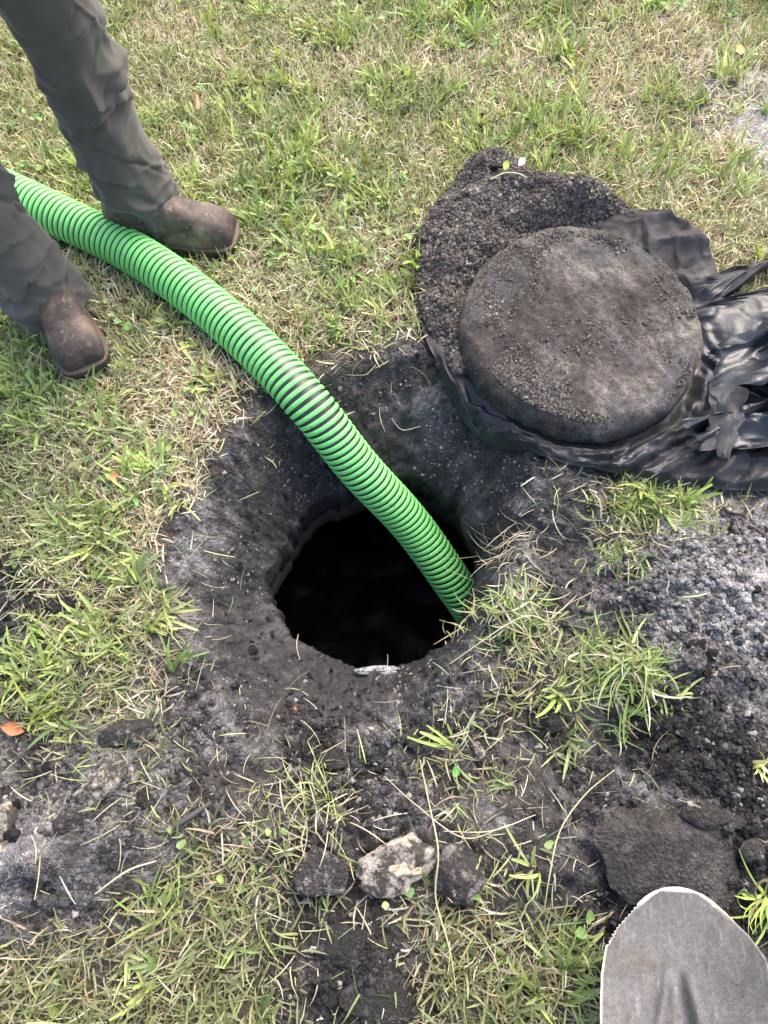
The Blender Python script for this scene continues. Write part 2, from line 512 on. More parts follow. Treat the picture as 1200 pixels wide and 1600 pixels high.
#--PART2
# ------------------------------------------------------------------ septic tank under the hole
def build_tank():
    t = empty('septic_tank', (HC[0], HC[1], -1.7))
    tag(t, 'buried septic tank seen through the round black hole in the soil', 'septic tank')
    m = M('tank_concrete')
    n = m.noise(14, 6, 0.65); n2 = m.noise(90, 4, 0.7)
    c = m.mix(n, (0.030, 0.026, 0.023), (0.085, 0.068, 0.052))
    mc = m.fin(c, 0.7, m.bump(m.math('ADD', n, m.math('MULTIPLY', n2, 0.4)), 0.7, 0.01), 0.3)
    NA = 160
    th = np.linspace(-math.pi, math.pi, NA, endpoint=False)
    rr = rim_r(th)
    def ringset(rows):
        v = np.array([[(r_[i] * math.cos(th[i]), r_[i] * math.sin(th[i]), z - t.location.z) for r_, z in rows] for i in range(NA)])
        return v.reshape(-1, 3), grid_faces(NA, len(rows), True)
    # collar: a thick concrete ring under the soil lip
    rows = [(np.full(NA, 0.70), -0.31), (rr + 0.03, -0.305), (rr + 0.012, -0.315), (rr + 0.010, -0.38), (rr + 0.02, -0.41), (np.full(NA, 0.70), -0.415)]
    v, f = ringset(rows); mesh_np('collar', v, f, mc, t)
    rows = [(np.full(NA, 0.70), -0.31), (np.full(NA, 0.71), -0.9), (np.full(NA, 0.71), -1.70)]
    v, f = ringset(rows); mesh_np('tank_wall', v, f, mc, t)
    ms = M('sludge')
    n = ms.noise(9, 5, 0.6)
    ms = ms.fin(ms.mix(n, (0.006, 0.006, 0.005), (0.03, 0.025, 0.02)), ms.rng(n, 0.3, 0.7, 0.3, 0.7), ms.bump(ms.noise(30, 5), 0.5, 0.01))
    g = np.linspace(0.001, 0.70, 40)
    v = np.array([[(r * math.cos(a), r * math.sin(a), 0.12 + 0.02 * float(fbm(np.array([r * math.cos(a) * 9]), np.array([r * math.sin(a) * 9]), seed=5, octaves=2)[0])) for r in g] for a in th])
    mesh_np('sludge', v.reshape(-1, 3), grid_faces(NA, len(g), True), ms, t)
    return t
build_tank()

# ------------------------------------------------------------------ green ribbed suction hose
hose_pts = [P(-420, 130, .05), P(-180, 215, .05), P(20, 303, .05), P(100, 341, .05), P(207, 394, .052), P(310, 465, .052), P(410, 553, .045), P(485, 635, .012), P(560, 730, -.11), P(645, 823, -.27), P(722, 931, -.44), P(775, 1010, -.66)]
def build_hose():
    root = empty('suction_hose', tuple(P(207, 394, 0)))
    tag(root, 'bright green ribbed suction hose running from the lawn into the dark hole', 'hose')
    off = np.array(root.location)
    N = 1600
    c, L = spline(hose_pts, N)
    hose_line = c.copy()
    c = c - off
    t, s, u = frames(c)
    ro, ri = 0.0505, 0.0474
    seg = 40
    a = np.linspace(0, 2 * math.pi, seg, endpoint=False)
    q = c[::8]; v = q[:, None] + ri * (s[::8][:, None] * np.cos(a)[None, :, None] + u[::8][:, None] * np.sin(a)[None, :, None])
    v = v.transpose(1, 0, 2).reshape(-1, 3)
    m = M('hose_wall'); nn = m.noise(120, 4)
    mb = m.fin(m.mix(nn, (0.010, 0.011, 0.012), (0.035, 0.035, 0.034)), 0.42, m.bump(nn, 0.15, 0.002))
    mesh_np('hose_wall', v, grid_faces(seg, len(q), True), mb, root)
    # one continuous raised helix
    pitch = 0.0158; turns = L / pitch; ns = int(turns * 38)
    k = np.linspace(0, 1, ns)
    arc = k * (N - 1)
    ip = lambda A: np.stack([np.interp(arc, np.arange(N), A[:, j]) for j in range(3)], 1)
    C, T, S, U = ip(c), ip(t), ip(s), ip(u)
    an = 2 * math.pi * turns * k
    Nn = S * np.cos(an)[:, None] + U * np.sin(an)[:, None]
    prof = [(-.0053, -.0012), (-.0052, .0012), (-.0044, .0024), (-.0020, .0031), (.0020, .0031), (.0044, .0024), (.0052, .0012), (.0053, -.0012)]
    V = np.stack([C + T * w + Nn * (ri + hh) for w, hh in prof], 1).reshape(-1, 3)
    m = M('hose_rib')
    n1 = m.noise(16, 5, 0.6); n2 = m.noise(170, 5, 0.75); n3 = m.noise(55, 3, 0.6)
    dirt = m.math('MULTIPLY', m.rng(n2, 0.50, 0.62, 0, 1), m.rng(n1, 0.40, 0.62, 0.05, 1.0))
    col = m.mix(n3, (0.16, 0.58, 0.14), (0.22, 0.68, 0.19))
    col = m.mix(m.math('MULTIPLY', dirt, 0.55), col, (0.045, 0.10, 0.035))
    mg = m.fin(col, m.rng(n3, 0.3, 0.7, 0.44, 0.6), m.bump(n2, 0.10, 0.001), 0.42)
    f = grid_faces(ns, len(prof))
    rib = mesh_np('spiral_rib', V, f, mg, root)
    rib['label'] = 'raised bright green plastic spiral around the black hose wall'
    return hose_line
HOSE = build_hose()

# ------------------------------------------------------------------ round tank lid
LID_C = P(915, 497, 0.10); LID_R = 0.268
def lid_rad(th): return LID_R * (1 + 0.055 * fbm(np.cos(th) * 2.2, np.sin(th) * 2.2, seed=81, octaves=4) + 0.014 * fbm(np.cos(th) * 9, np.sin(th) * 9, seed=82, octaves=3))
def lid_top(x, y):
    return 0.098 + 0.014 * fbm(x * 6, y * 6, seed=83, octaves=4) - 0.02 * (x - LID_C.x) + 0.05 * (y - LID_C.y)
def build_lid():
    NA, prof = 220, []
    rad = np.concatenate([np.linspace(0.002, 0.84, 60), 0.84 + 0.16 * np.sin(np.linspace(0.03, 1, 24) * math.pi / 2)])
    th = np.linspace(-math.pi, math.pi, NA, endpoint=False)
    rows = []
    Rr = lid_rad(th)
    for k in rad:
        x = LID_C.x + Rr * k * np.cos(th); y = LID_C.y + Rr * k * np.sin(th)
        e = np.clip((k - 0.84) / 0.16, 0, 1)
        drop = 0.045 * (1 - np.sqrt(np.maximum(1 - e ** 2.2, 0)))
        rows.append(np.stack([x, y, lid_top(x, y) - drop + 0.006 * fbm(x * 30, y * 30, seed=84, octaves=4)], 1))
    for k, dz in ((1.0, 0.02), (0.995, 0.04), (0.98, 0.06), (0.94, 0.075), (0.5, 0.08), (0.01, 0.08)):
        x = LID_C.x + Rr * k * np.cos(th); y = LID_C.y + Rr * k * np.sin(th)
        rows.append(np.stack([x, y, np.maximum(rows[83][:, 2] - dz, 0.022)], 1))
    V = np.stack(rows, 1)
    V = V.reshape(-1, 3) - np.array([LID_C.x, LID_C.y, 0.02])
    m = M('dirty_lid')
    m0 = m.n('ShaderNodeMapping', Vector=m.obj()); m0.inputs['Rotation'].default_value = (0, 0, R(58)); mp = m.n('ShaderNodeMapping', Vector=m0.outputs[0]); mp.inputs['Scale'].default_value = (1.0, 4.5, 1.0)
    st = m.noise(7, 5, 0.6, 1.2, mp.outputs[0])
    n1 = m.noise(6.5, 5, 0.6, 0.5); n2 = m.noise(70, 5, 0.7); n3 = m.noise(360, 3, 0.75)
    f = m.math('ADD', m.math('MULTIPLY', st, 0.36), m.math('MULTIPLY', n1, 0.64))
    c = m.ramp(f, [(0.38, (0.036, 0.030, 0.027)), (0.48, (0.058, 0.049, 0.043)), (0.56, (0.100, 0.086, 0.076)), (0.66, (0.22, 0.195, 0.17))])
    film = m.ramp(m.noise(4.2, 4, 0.6, 0.6), [(0.52, 0.0), (0.60, 1.0)])
    c = m.mix(m.math('MULTIPLY', film, 0.6), c, (0.052, 0.054, 0.061))
    c = m.mix(1.0, c, m.rng(n2, 0.3, 0.7, 0.4, 1.6), 'MULTIPLY'); c = m.mix(1.0, c, m.rng(n3, 0.3, 0.7, 0.45, 1.6), 'MULTIPLY')
    sp = m.math('MULTIPLY', m.math('LESS_THAN', m.vor(240), 0.17), m.math('GREATER_THAN', m.noise(18, 2), 0.52))
    c = m.mix(m.math('MULTIPLY', sp, 0.7), c, (0.5, 0.45, 0.38))
    mt = m.fin(c, m.rng(film, 0, 1, 0.9, 0.62), m.bump(m.math('ADD', n2, m.math('MULTIPLY', n3, 0.7)), 0.95, 0.009), 0.3)
    o = mesh_np('tank_lid', V, grid_faces(NA, V.shape[0] // NA, True)[:, ::-1], mt)
    o.location = (LID_C.x, LID_C.y, 0.02)
    tag(o, 'thick round tank lid caked with soil lying on black plastic', 'tank lid')
build_lid()

# ------------------------------------------------------------------ black plastic sheet: a real sheet pushed together until it buckles
def relax(X, ra, rb, pin, collide, iters, wrap=False, bend=0.12, grav=0.0004):
    """X (a,b,3) grid; ra/rb rest lengths along a/b; position-based relaxation"""
    X = X.copy(); X0 = X.copy()
    rd = np.sqrt(ra[:, :-1][:rb.shape[0] if wrap else -0 or None] ** 2) if False else None
    A, B = X.shape[:2]
    def con(X, D, i0, i1, rest, k, only_push=False):
        d = X[i1] - X[i0]; l = np.linalg.norm(d, axis=-1) + 1e-9
        e = (l - rest) / l * k
        if only_push: e = np.minimum(e, 0)
        c = d * (0.5 * e)[..., None]
        D[i0] += c; D[i1] -= c
    s = np.s_
    for it in range(iters):
        D = np.zeros_like(X)
        con(X, D, s[:-1, :], s[1:, :], ra[:-1], 0.42)
        if wrap:
            d = X[0] - X[-1]; l = np.linalg.norm(d, axis=-1) + 1e-9; c = d * (0.21 * (l - ra[-1]) / l)[..., None]
            D[-1] += c; D[0] -= c
        con(X, D, s[:, :-1], s[:, 1:], rb, 0.42)
        dg = np.sqrt(ra[:-1, :-1] ** 2 + rb[:-1] ** 2)
        con(X, D, s[:-1, :-1], s[1:, 1:], dg, 0.16)
        con(X, D, s[1:, :-1], s[:-1, 1:], dg, 0.16)
        con(X, D, s[:-2, :], s[2:, :], ra[:-2] * 1.9, bend, True)
        con(X, D, s[:, :-2], s[:, 2:], rb[:, :-1] * 1.9, bend, True)
        X += D
        X[..., 2] -= grav
        collide(X)
        X = X + (X0 - X) * pin[..., None]
    return X

sheet_px = [(654, 440), (656, 490), (680, 555), (712, 610), (750, 655), (795, 690), (860, 712), (930, 728), (1010, 745), (1090, 758), (1150, 764), (1230, 764), (1330, 740), (1420, 690), (1440, 600), (1400, 520), (1320, 440), (1240, 400), (1190, 425), (1150, 455), (1122, 470), (1122, 430), (1105, 385), (1070, 350), (1020, 326), (960, 322), (915, 325), (880, 296), (840, 272), (800, 254), (765, 240), (735, 262), (700, 300), (672, 345), (655, 390)]
sq = np.array([tuple(P(u, v, 0.03))[:2] for u, v in sheet_px])
SC = np.array([LID_C.x, LID_C.y])
def sheet_polar():
    q = sq - SC; a = np.arctan2(q[:, 1], q[:, 0]); r = np.hypot(q[:, 0], q[:, 1]); o = np.argsort(a); return a[o], r[o]
SHA, SHR = sheet_polar()
sheet_r = lambda th: np.interp(th, SHA, SHR, period=2 * math.pi)
def in_sheet(x, y, grow=0.0):
    return np.hypot(x - SC[0], y - SC[1]) < sheet_r(np.arctan2(y - SC[1], x - SC[0])) + grow

def m_plastic():
    m = M('black_plastic')
    n1 = m.noise(9, 5, 0.6, 0.5); n2 = m.noise(55, 4, 0.65); n3 = m.noise(260, 3, 0.7)
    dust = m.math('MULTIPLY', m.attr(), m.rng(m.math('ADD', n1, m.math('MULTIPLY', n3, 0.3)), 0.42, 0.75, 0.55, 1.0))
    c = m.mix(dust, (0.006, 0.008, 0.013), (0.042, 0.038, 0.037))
    c = m.mix(m.math('MULTIPLY', m.math('LESS_THAN', m.vor(190), 0.10), 0.35), c, (0.3, 0.28, 0.25))
    r = m.math('ADD', m.rng(n1, 0.3, 0.7, 0.20, 0.36), m.math('MULTIPLY', dust, 0.6))
    return m.fin(c, r, m.bump(m.math('ADD', n2, m.math('MULTIPLY', n3, 0.12)), 0.30, 0.006), m.rng(dust, 0, 1, 0.5, 0.12))
MAT['plastic'] = m_plastic()

def saw(p, top=0.72):
    """lopsided fold: a long rise, a sharp crest and a steep fall"""
    f = p - np.floor(p)
    return np.where(f < top, f / top, (1 - f) / (1 - top))
def build_sheet():
    A, B = 420, 80
    th = np.linspace(-math.pi, math.pi, A, endpoint=False)
    ro = sheet_r(th); r0 = 0.20
    t = np.linspace(0, 1, B)
    r = r0 + (ro - r0)[:, None] * t[None]
    TH = th[:, None] * np.ones((1, B))
    x = SC[0] + r * np.cos(TH); y = SC[1] + r * np.sin(TH)
    Rl = lid_rad(th)[:, None] + 0.004
    out = np.clip((r - Rl) / 0.03, 0, 1)                       # 0 under the lid, 1 clear of it
    d = np.maximum(r - Rl, 0)
    bunch = np.exp(-((TH + 0.10) / 0.62) ** 2); near = np.exp(-((TH + 1.45) / 0.75) ** 2); far = np.exp(-((TH - 0.95) / 0.55) ** 2); low = np.exp(-((TH + 2.4) / 0.5) ** 2)
    wp = fbm(x * 5, y * 5, seed=91, octaves=2); wp2 = fbm(x * 13, y * 13, seed=92, octaves=2)
    # folds that fan out from the lid on the right
    ph = TH * 3.1 + 0.9 * wp + 0.18 * wp2 - d * 1.2
    fan = (0.018 + 0.16 * np.minimum(d, 0.4)) * saw(ph) * (0.75 + 0.5 * wp) + (0.008 + 0.02 * d) * saw(ph * 1.6 + 0.5 * wp2 + d * 5, 0.55)
    # folds that run along the rim of the lid on the near side
    rim = 0.030 * saw(d / 0.062 + 0.55 * wp + TH * 0.35 + 0.2, 0.65) + 0.010 * saw(d / 0.024 + 0.7 * wp2 + TH * 0.8, 0.6)
    soft = 0.034 * saw(TH * 2.4 + 0.8 * wp + d * 5, 0.6) + 0.010 * saw(TH * 5 + 1.0 * wp2 - d * 9, 0.6)
    z = bunch * (fan + 0.05 * sstep(0.02, 0.25, d)) + near * rim * 1.1 + far * soft + low * rim * 1.2
    cr = lambda k, sd: 1 - np.minimum(2.6 * np.abs(fbm(x * k, y * k, seed=sd, octaves=1)), 1.2)
    z = z + (0.004 + 0.005 * (near + low + far)) * cr(14, 93) + (0.0015 + 0.005 * (low + far) + 0.002 * near) * cr(30, 94)
    edge = sstep(1.0, 0.93, t)[None]
    z = height(x, y, False) + 0.014 + out * z * (0.25 + 0.75 * edge)
    z = np.where(r < Rl, np.minimum(z, 0.02), z)
    # the folds also shift sideways, so that crests lean over
    lean = 0.35 * out * bunch * (z - 0.03)
    X = np.stack([x + lean * np.sin(TH), y - lean * np.cos(TH), z], -1)
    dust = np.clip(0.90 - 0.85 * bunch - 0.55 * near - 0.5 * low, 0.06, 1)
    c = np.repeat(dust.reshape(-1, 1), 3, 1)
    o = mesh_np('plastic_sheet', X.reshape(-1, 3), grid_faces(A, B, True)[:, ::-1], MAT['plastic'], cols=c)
    o.data.set_sharp_from_angle(angle=R(50))
    tag(o, 'crumpled black plastic sheet spread under the round lid', 'plastic sheet')
    # loose flaps of the same sheet thrown over the bunch: (corner points with heights, dust)
    def flap(c4, dustv, seed, n1=44, n2=30, amp=0.012):
        q = [np.array(tuple(P(u, v, zz))) for u, v, zz in c4]
        i = np.linspace(0, 1, n1)[:, None, None]; j = np.linspace(0, 1, n2)[None, :, None]
        V = (q[0] * (1 - i) + q[1] * i) * (1 - j) + (q[3] * (1 - i) + q[2] * i) * j
        I, J = i[..., 0] + 0 * j[..., 0], j[..., 0] + 0 * i[..., 0]
        w1 = fbm(I * 2.4 + seed, J * 2.0, seed=seed, octaves=2); w2 = fbm(I * 6 + seed, J * 5, seed=seed + 1, octaves=2)
        zz = amp * saw(J * 1.7 + 0.55 * w1 + I * .5 + seed * .37, 0.65) + 0.55 * amp * saw(J * 1.3 - I * 2.2 + 0.5 * w1, 0.55) + 0.3 * amp * saw(J * 2.2 + I * 3.1 + 0.6 * w1, 0.5)
        # ragged outline
        V[..., 0] += 0.022 * w1 + 0.010 * w2; V[..., 1] += 0.022 * fbm(I * 3 + 9 + seed, J * 3, seed=seed + 2, octaves=3)
        V[..., 2] += zz + 0.012
        f = mesh_np('loose_flap', V.reshape(-1, 3), grid_faces(n1, n2), MAT['plastic'], o, cols=np.full((n1 * n2, 3), dustv))
        f.data.set_sharp_from_angle(angle=R(50))
    flap([(1108, 560, .045), (1340, 415, .15), (1370, 560, .14), (1112, 640, .06)], 0.10, 3, 44, 40, .030)
    flap([(1065, 668, .045), (1330, 590, .10), (1345, 712, .07), (1085, 724, .03)], 0.08, 15, 44, 30, .026)
    flap([(1090, 612, .09), (1150, 618, .10), (1135, 722, .075), (1098, 712, .06)], 0.55, 21, 16, 22, .012)
build_sheet()

# ------------------------------------------------------------------ loose soil heaped on the sheet
def heap_t(x, y):
    t = 0
    for u, v, amp, sx, sy, rot in ((765, 285, .075, .085, .06, 0), (730, 350, .065, .11, .07, .4), (690, 420, .055, .075, .09, 0), (695, 500, .042, .06, .08, 0), (830, 325, .065, .10, .05, -.2), (712, 575, .028, .035, .06, .3), (880, 338, .055, .09, .035, -.1), (940, 342, .040, .06, .03, 0), (850, 360, .06, .08, .04, 0), (905, 352, .045, .06, .025, 0), (760, 400, .05, .09, .09, 0)):
        t = t + bump2(x, y, u, v, amp, sx, sy, rot)
    return np.minimum(t, 0.115)
def build_heap():
    x0, x1, y0, y1 = 0.0, 0.75, 0.80, 1.62
    gx, gy = np.meshgrid(np.linspace(x0, x1, 200), np.linspace(y0, y1, 220), indexing='ij')
    T = heap_t(gx, gy)
    n = fbm(gx * 20, gy * 20, seed=101, octaves=4); n2 = fbm(gx * 60, gy * 60, seed=103, octaves=3)
    edge = T + 0.008 * n
    lim = sheet_r(np.arctan2(gy - SC[1], gx - SC[0])) - np.hypot(gx - SC[0], gy - SC[1])
    edge = np.minimum(edge, lim * 1.2 + 0.012 + 0.006 * n)
    z = 0.012 + np.minimum(T, edge * 1.6) + 0.016 * n + 0.010 * n2
    keep = (edge > 0.014)
    z = np.where(edge < 0.022, z - 0.03, z)
    V = np.stack([gx, gy, z], -1).reshape(-1, 3)
    f = grid_faces(200, 220)
    kf = keep.reshape(-1)[f].all(1); f = f[kf]
    used = np.unique(f); mp = np.full(len(V), -1); mp[used] = np.arange(len(used))
    m2 = fbm(V[:, 0] * 18, V[:, 1] * 18, seed=107, octaves=4)[used]
    a = np.clip(0.10 + 0.6 * m2, 0, 1)[:, None] ** 1.4
    c = np.array([0.115, 0.099, 0.087]) + np.array([0.16, 0.15, 0.14]) * a
    o = mesh_np('soil_heap', V[used], mp[f], MAT['soil'], cols=c)
    tag(o, 'dark crumbly soil heaped on the plastic beside the lid', kind='stuff')
    return lambda x, y: 0.012 + np.minimum(heap_t(x, y), 0.115) + 0.016 * fbm(x * 20, y * 20, seed=101, octaves=4) + 0.010 * fbm(x * 60, y * 60, seed=103, octaves=3)
heap_z = build_heap()

# ------------------------------------------------------------------ shovel
def build_shovel():
    tip = P(1058, 1385, 0.085); mid = P(1074, 1550, 0.172)
    root = empty('shovel', tuple(tip))
    tag(root, 'round-point shovel with worn grey steel blade tip resting on the soil', 'shovel')
    ax = (mid - tip).normalized()
    # blade's face looks towards the photographer
    nrm = (Vector((0, 0, CAM_H)) - tip); nrm = (nrm - ax * nrm.dot(ax)).normalized()
    side = ax.cross(nrm).normalized()
    rot = Matrix((side, ax, nrm)).transposed().to_4x4()
    root.matrix_world = Matrix.Translation(tip) @ rot
    # local: x side, y along the blade towards the handle, z the upper face
    m = M('worn_steel')
    n1 = m.noise(11, 5, 0.6, 0.4); n2 = m.noise(130, 4, 0.7); n3 = m.noise(700, 2, 0.7)
    c = m.ramp(n1, [(0.35, (0.050, 0.048, 0.049)), (0.6, (0.080, 0.077, 0.077)), (0.7, (0.11, 0.105, 0.101))])
    mp = m.n('ShaderNodeMapping', Vector=m.obj()); mp.inputs['Scale'].default_value = (9, 1.2, 1)
    c = m.mix(m.math('MULTIPLY', m.rng(m.noise(14, 3, 0.6, 0, mp.outputs[0]), 0.55, 0.75, 0, 1), 0.3), c, (0.26, 0.25, 0.245))
    mud = m.math('MULTIPLY', m.rng(m.noise(24, 5, 0.65, 0.6), 0.56, 0.66, 0, 1), 0.7)
    c = m.mix(mud, c, (0.05, 0.036, 0.027))
    c = m.mix(1.0, c, m.rng(n2, 0.3, 0.7, 0.7, 1.3), 'MULTIPLY'); c = m.mix(1.0, c, m.rng(n3, 0.3, 0.7, 0.4, 1.7), 'MULTIPLY')
    edge = m.attr()
    c = m.mix(m.math('MULTIPLY', edge, m.rng(n2, 0.35, 0.6, 0.5, 1)), c, (0.55, 0.50, 0.42))
    ms = m.fin(c, m.rng(n1, 0.3, 0.7, 0.50, 0.68), m.bump(m.math('ADD', n2, m.math('MULTIPLY', n3, 0.6)), 0.25, 0.002), 0.5, Metallic=0.25)
    L = 0.305
    def halfw(s):
        s = np.asarray(s, float)
        return np.interp(s, [0, .003, .010, .020, .040, .078, .115, .16, .20, .24, .27, .295, .305], [0.004, .020, .036, .049, .067, .094, .110, .1165, .118, .118, .117, .112, .096])
    ys = np.concatenate([np.linspace(0, 0.03, 22), np.linspace(0.033, L, 130)]); nx = 61
    k = np.linspace(-1, 1, nx)
    def surf(off):
        w = halfw(ys)[:, None] * np.ones((1, nx)); X = w * k[None]
        # chipped, serrated left edge between the tip and the shoulder
        chip = np.where((ys > .035) & (ys < .115), 0.0048 * (np.abs(((ys * 1000 / 6.5) % 1) - 0.5) * 2) + 0.0010 * fbm(ys * 300, ys * 0, seed=5, octaves=2), 0)
        X[:, -1] -= chip; X[:, -2] -= chip * 0.5
        Y = ys[:, None] * np.ones((1, nx))
        Z = 0.020 * (X / 0.12) ** 2 * sstep(0.0, 0.14, Y) + 0.012 * (Y / L) ** 2
        fr = sstep(0.120, 0.175, Y)                       # the socket's channel running into the blade
        wf = 0.0075 + 0.016 * sstep(0.11, 0.30, Y)
        xo = X - 0.012
        Z = Z - fr * 0.011 * np.exp(-(xo / wf) ** 4) + fr * 0.0035 * np.exp(-((np.abs(xo) - wf * 1.7) / 0.006) ** 2)
        Z = Z + 0.0012 * fbm(X * 30, Y * 30, seed=6, octaves=3)
        return np.stack([X, Y, Z + off], -1)
    top, bot = surf(0.0), surf(-0.0022)
    A, B = top.shape[:2]
    V = np.vstack([top.reshape(-1, 3), bot.reshape(-1, 3)])
    g = grid_faces(A, B); n = A * B
    lo = np.concatenate([np.arange(B), np.arange(1, A) * B + B - 1, (A - 1) * B + np.arange(B - 2, -1, -1), np.arange(A - 2, 0, -1) * B])
    rimf = np.stack([lo, np.roll(lo, -1), np.roll(lo, -1) + n, lo + n], 1)
    e = np.zeros((A, B)); w_ = halfw(ys)[:, None]
    dist = (w_ * (1 - np.abs(k)[None])); dist = np.minimum(dist, ys[:, None])
    e = (1 - sstep(0.0010, 0.0034, dist)) + 0.9 * (1 - sstep(0.006, 0.011, dist)) * (1 - sstep(.015, .055, ys))[:, None]
    e = np.clip(e, 0, 1); cc = np.repeat(np.concatenate([e.ravel(), e.ravel()])[:, None], 3, 1)
    mesh_np('blade', V, [g[:, ::-1], g + n, rimf], ms, root, cols=cc)
    v, f = tube([(-.012, .27, .004), (-.012, .34, .012), (-.012, .48, .018)], [.017, .019, .020], 24, 20)
    mesh_np('socket', v, f, ms, root, cols=np.zeros((len(v), 3)))
    mw = M('shovel_wood'); mp = mw.n('ShaderNodeMapping', Vector=mw.obj()); mp.inputs['Scale'].default_value = (40, 2, 40)
    mw = mw.fin(mw.mix(mw.noise(2, 4, 0.6, 0.3, mp.outputs[0]), (0.35, 0.22, 0.10), (0.52, 0.36, 0.19)), 0.55)
    v, f = tube([(-.012, .47, .018), (-.012, .9, .03), (-.012, 1.36, .03)], [.0175, .0165, .019], 20, 30)
    mesh_np('handle', v, f, mw, root)
build_shovel()
#--PART3
# ------------------------------------------------------------------ person straddling the hose (work trousers and boots)
def join_tubes(name, parts, voxel, smooth=4):
    V, F4, F3, k = [], [], [], 0
    for v, (f4, f3) in parts:
        V.append(v); F4.append(f4 + k); F3.append(f3 + k); k += len(v)
    o = mesh_np(name, np.vstack(V), [np.vstack(F4), np.vstack(F3)])
    bm = bmesh.new(); bm.from_mesh(o.data); bmesh.ops.recalc_face_normals(bm, faces=bm.faces); bm.to_mesh(o.data); bm.free()
    md = o.modifiers.new('r', 'REMESH'); md.mode = 'VOXEL'; md.voxel_size = voxel; md.use_smooth_shade = True
    if smooth:
        ms = o.modifiers.new('s', 'SMOOTH'); ms.iterations = smooth; ms.factor = 0.5
    return bake(o)

def ellipse_tube(rows, seg=48):
    """rows of (centre, half width along a, half depth along b, a, b) -> closed tube"""
    n = len(rows); an = np.linspace(0, 2 * math.pi, seg, endpoint=False)
    V = np.array([[np.array(c) + np.array(a) * w * math.cos(t) + np.array(b) * d * math.sin(t) for (c, w, d, a, b) in rows] for t in an]).reshape(-1, 3)
    f = grid_faces(seg, n, True); k = len(V)
    V = np.vstack([V, [rows[0][0]], [rows[-1][0]]])
    i = np.arange(seg); i2 = (i + 1) % seg
    return V, [f, np.vstack([np.stack([i * n, np.full(seg, k), i2 * n], 1), np.stack([i2 * n + n - 1, np.full(seg, k + 1), i * n + n - 1], 1)])]

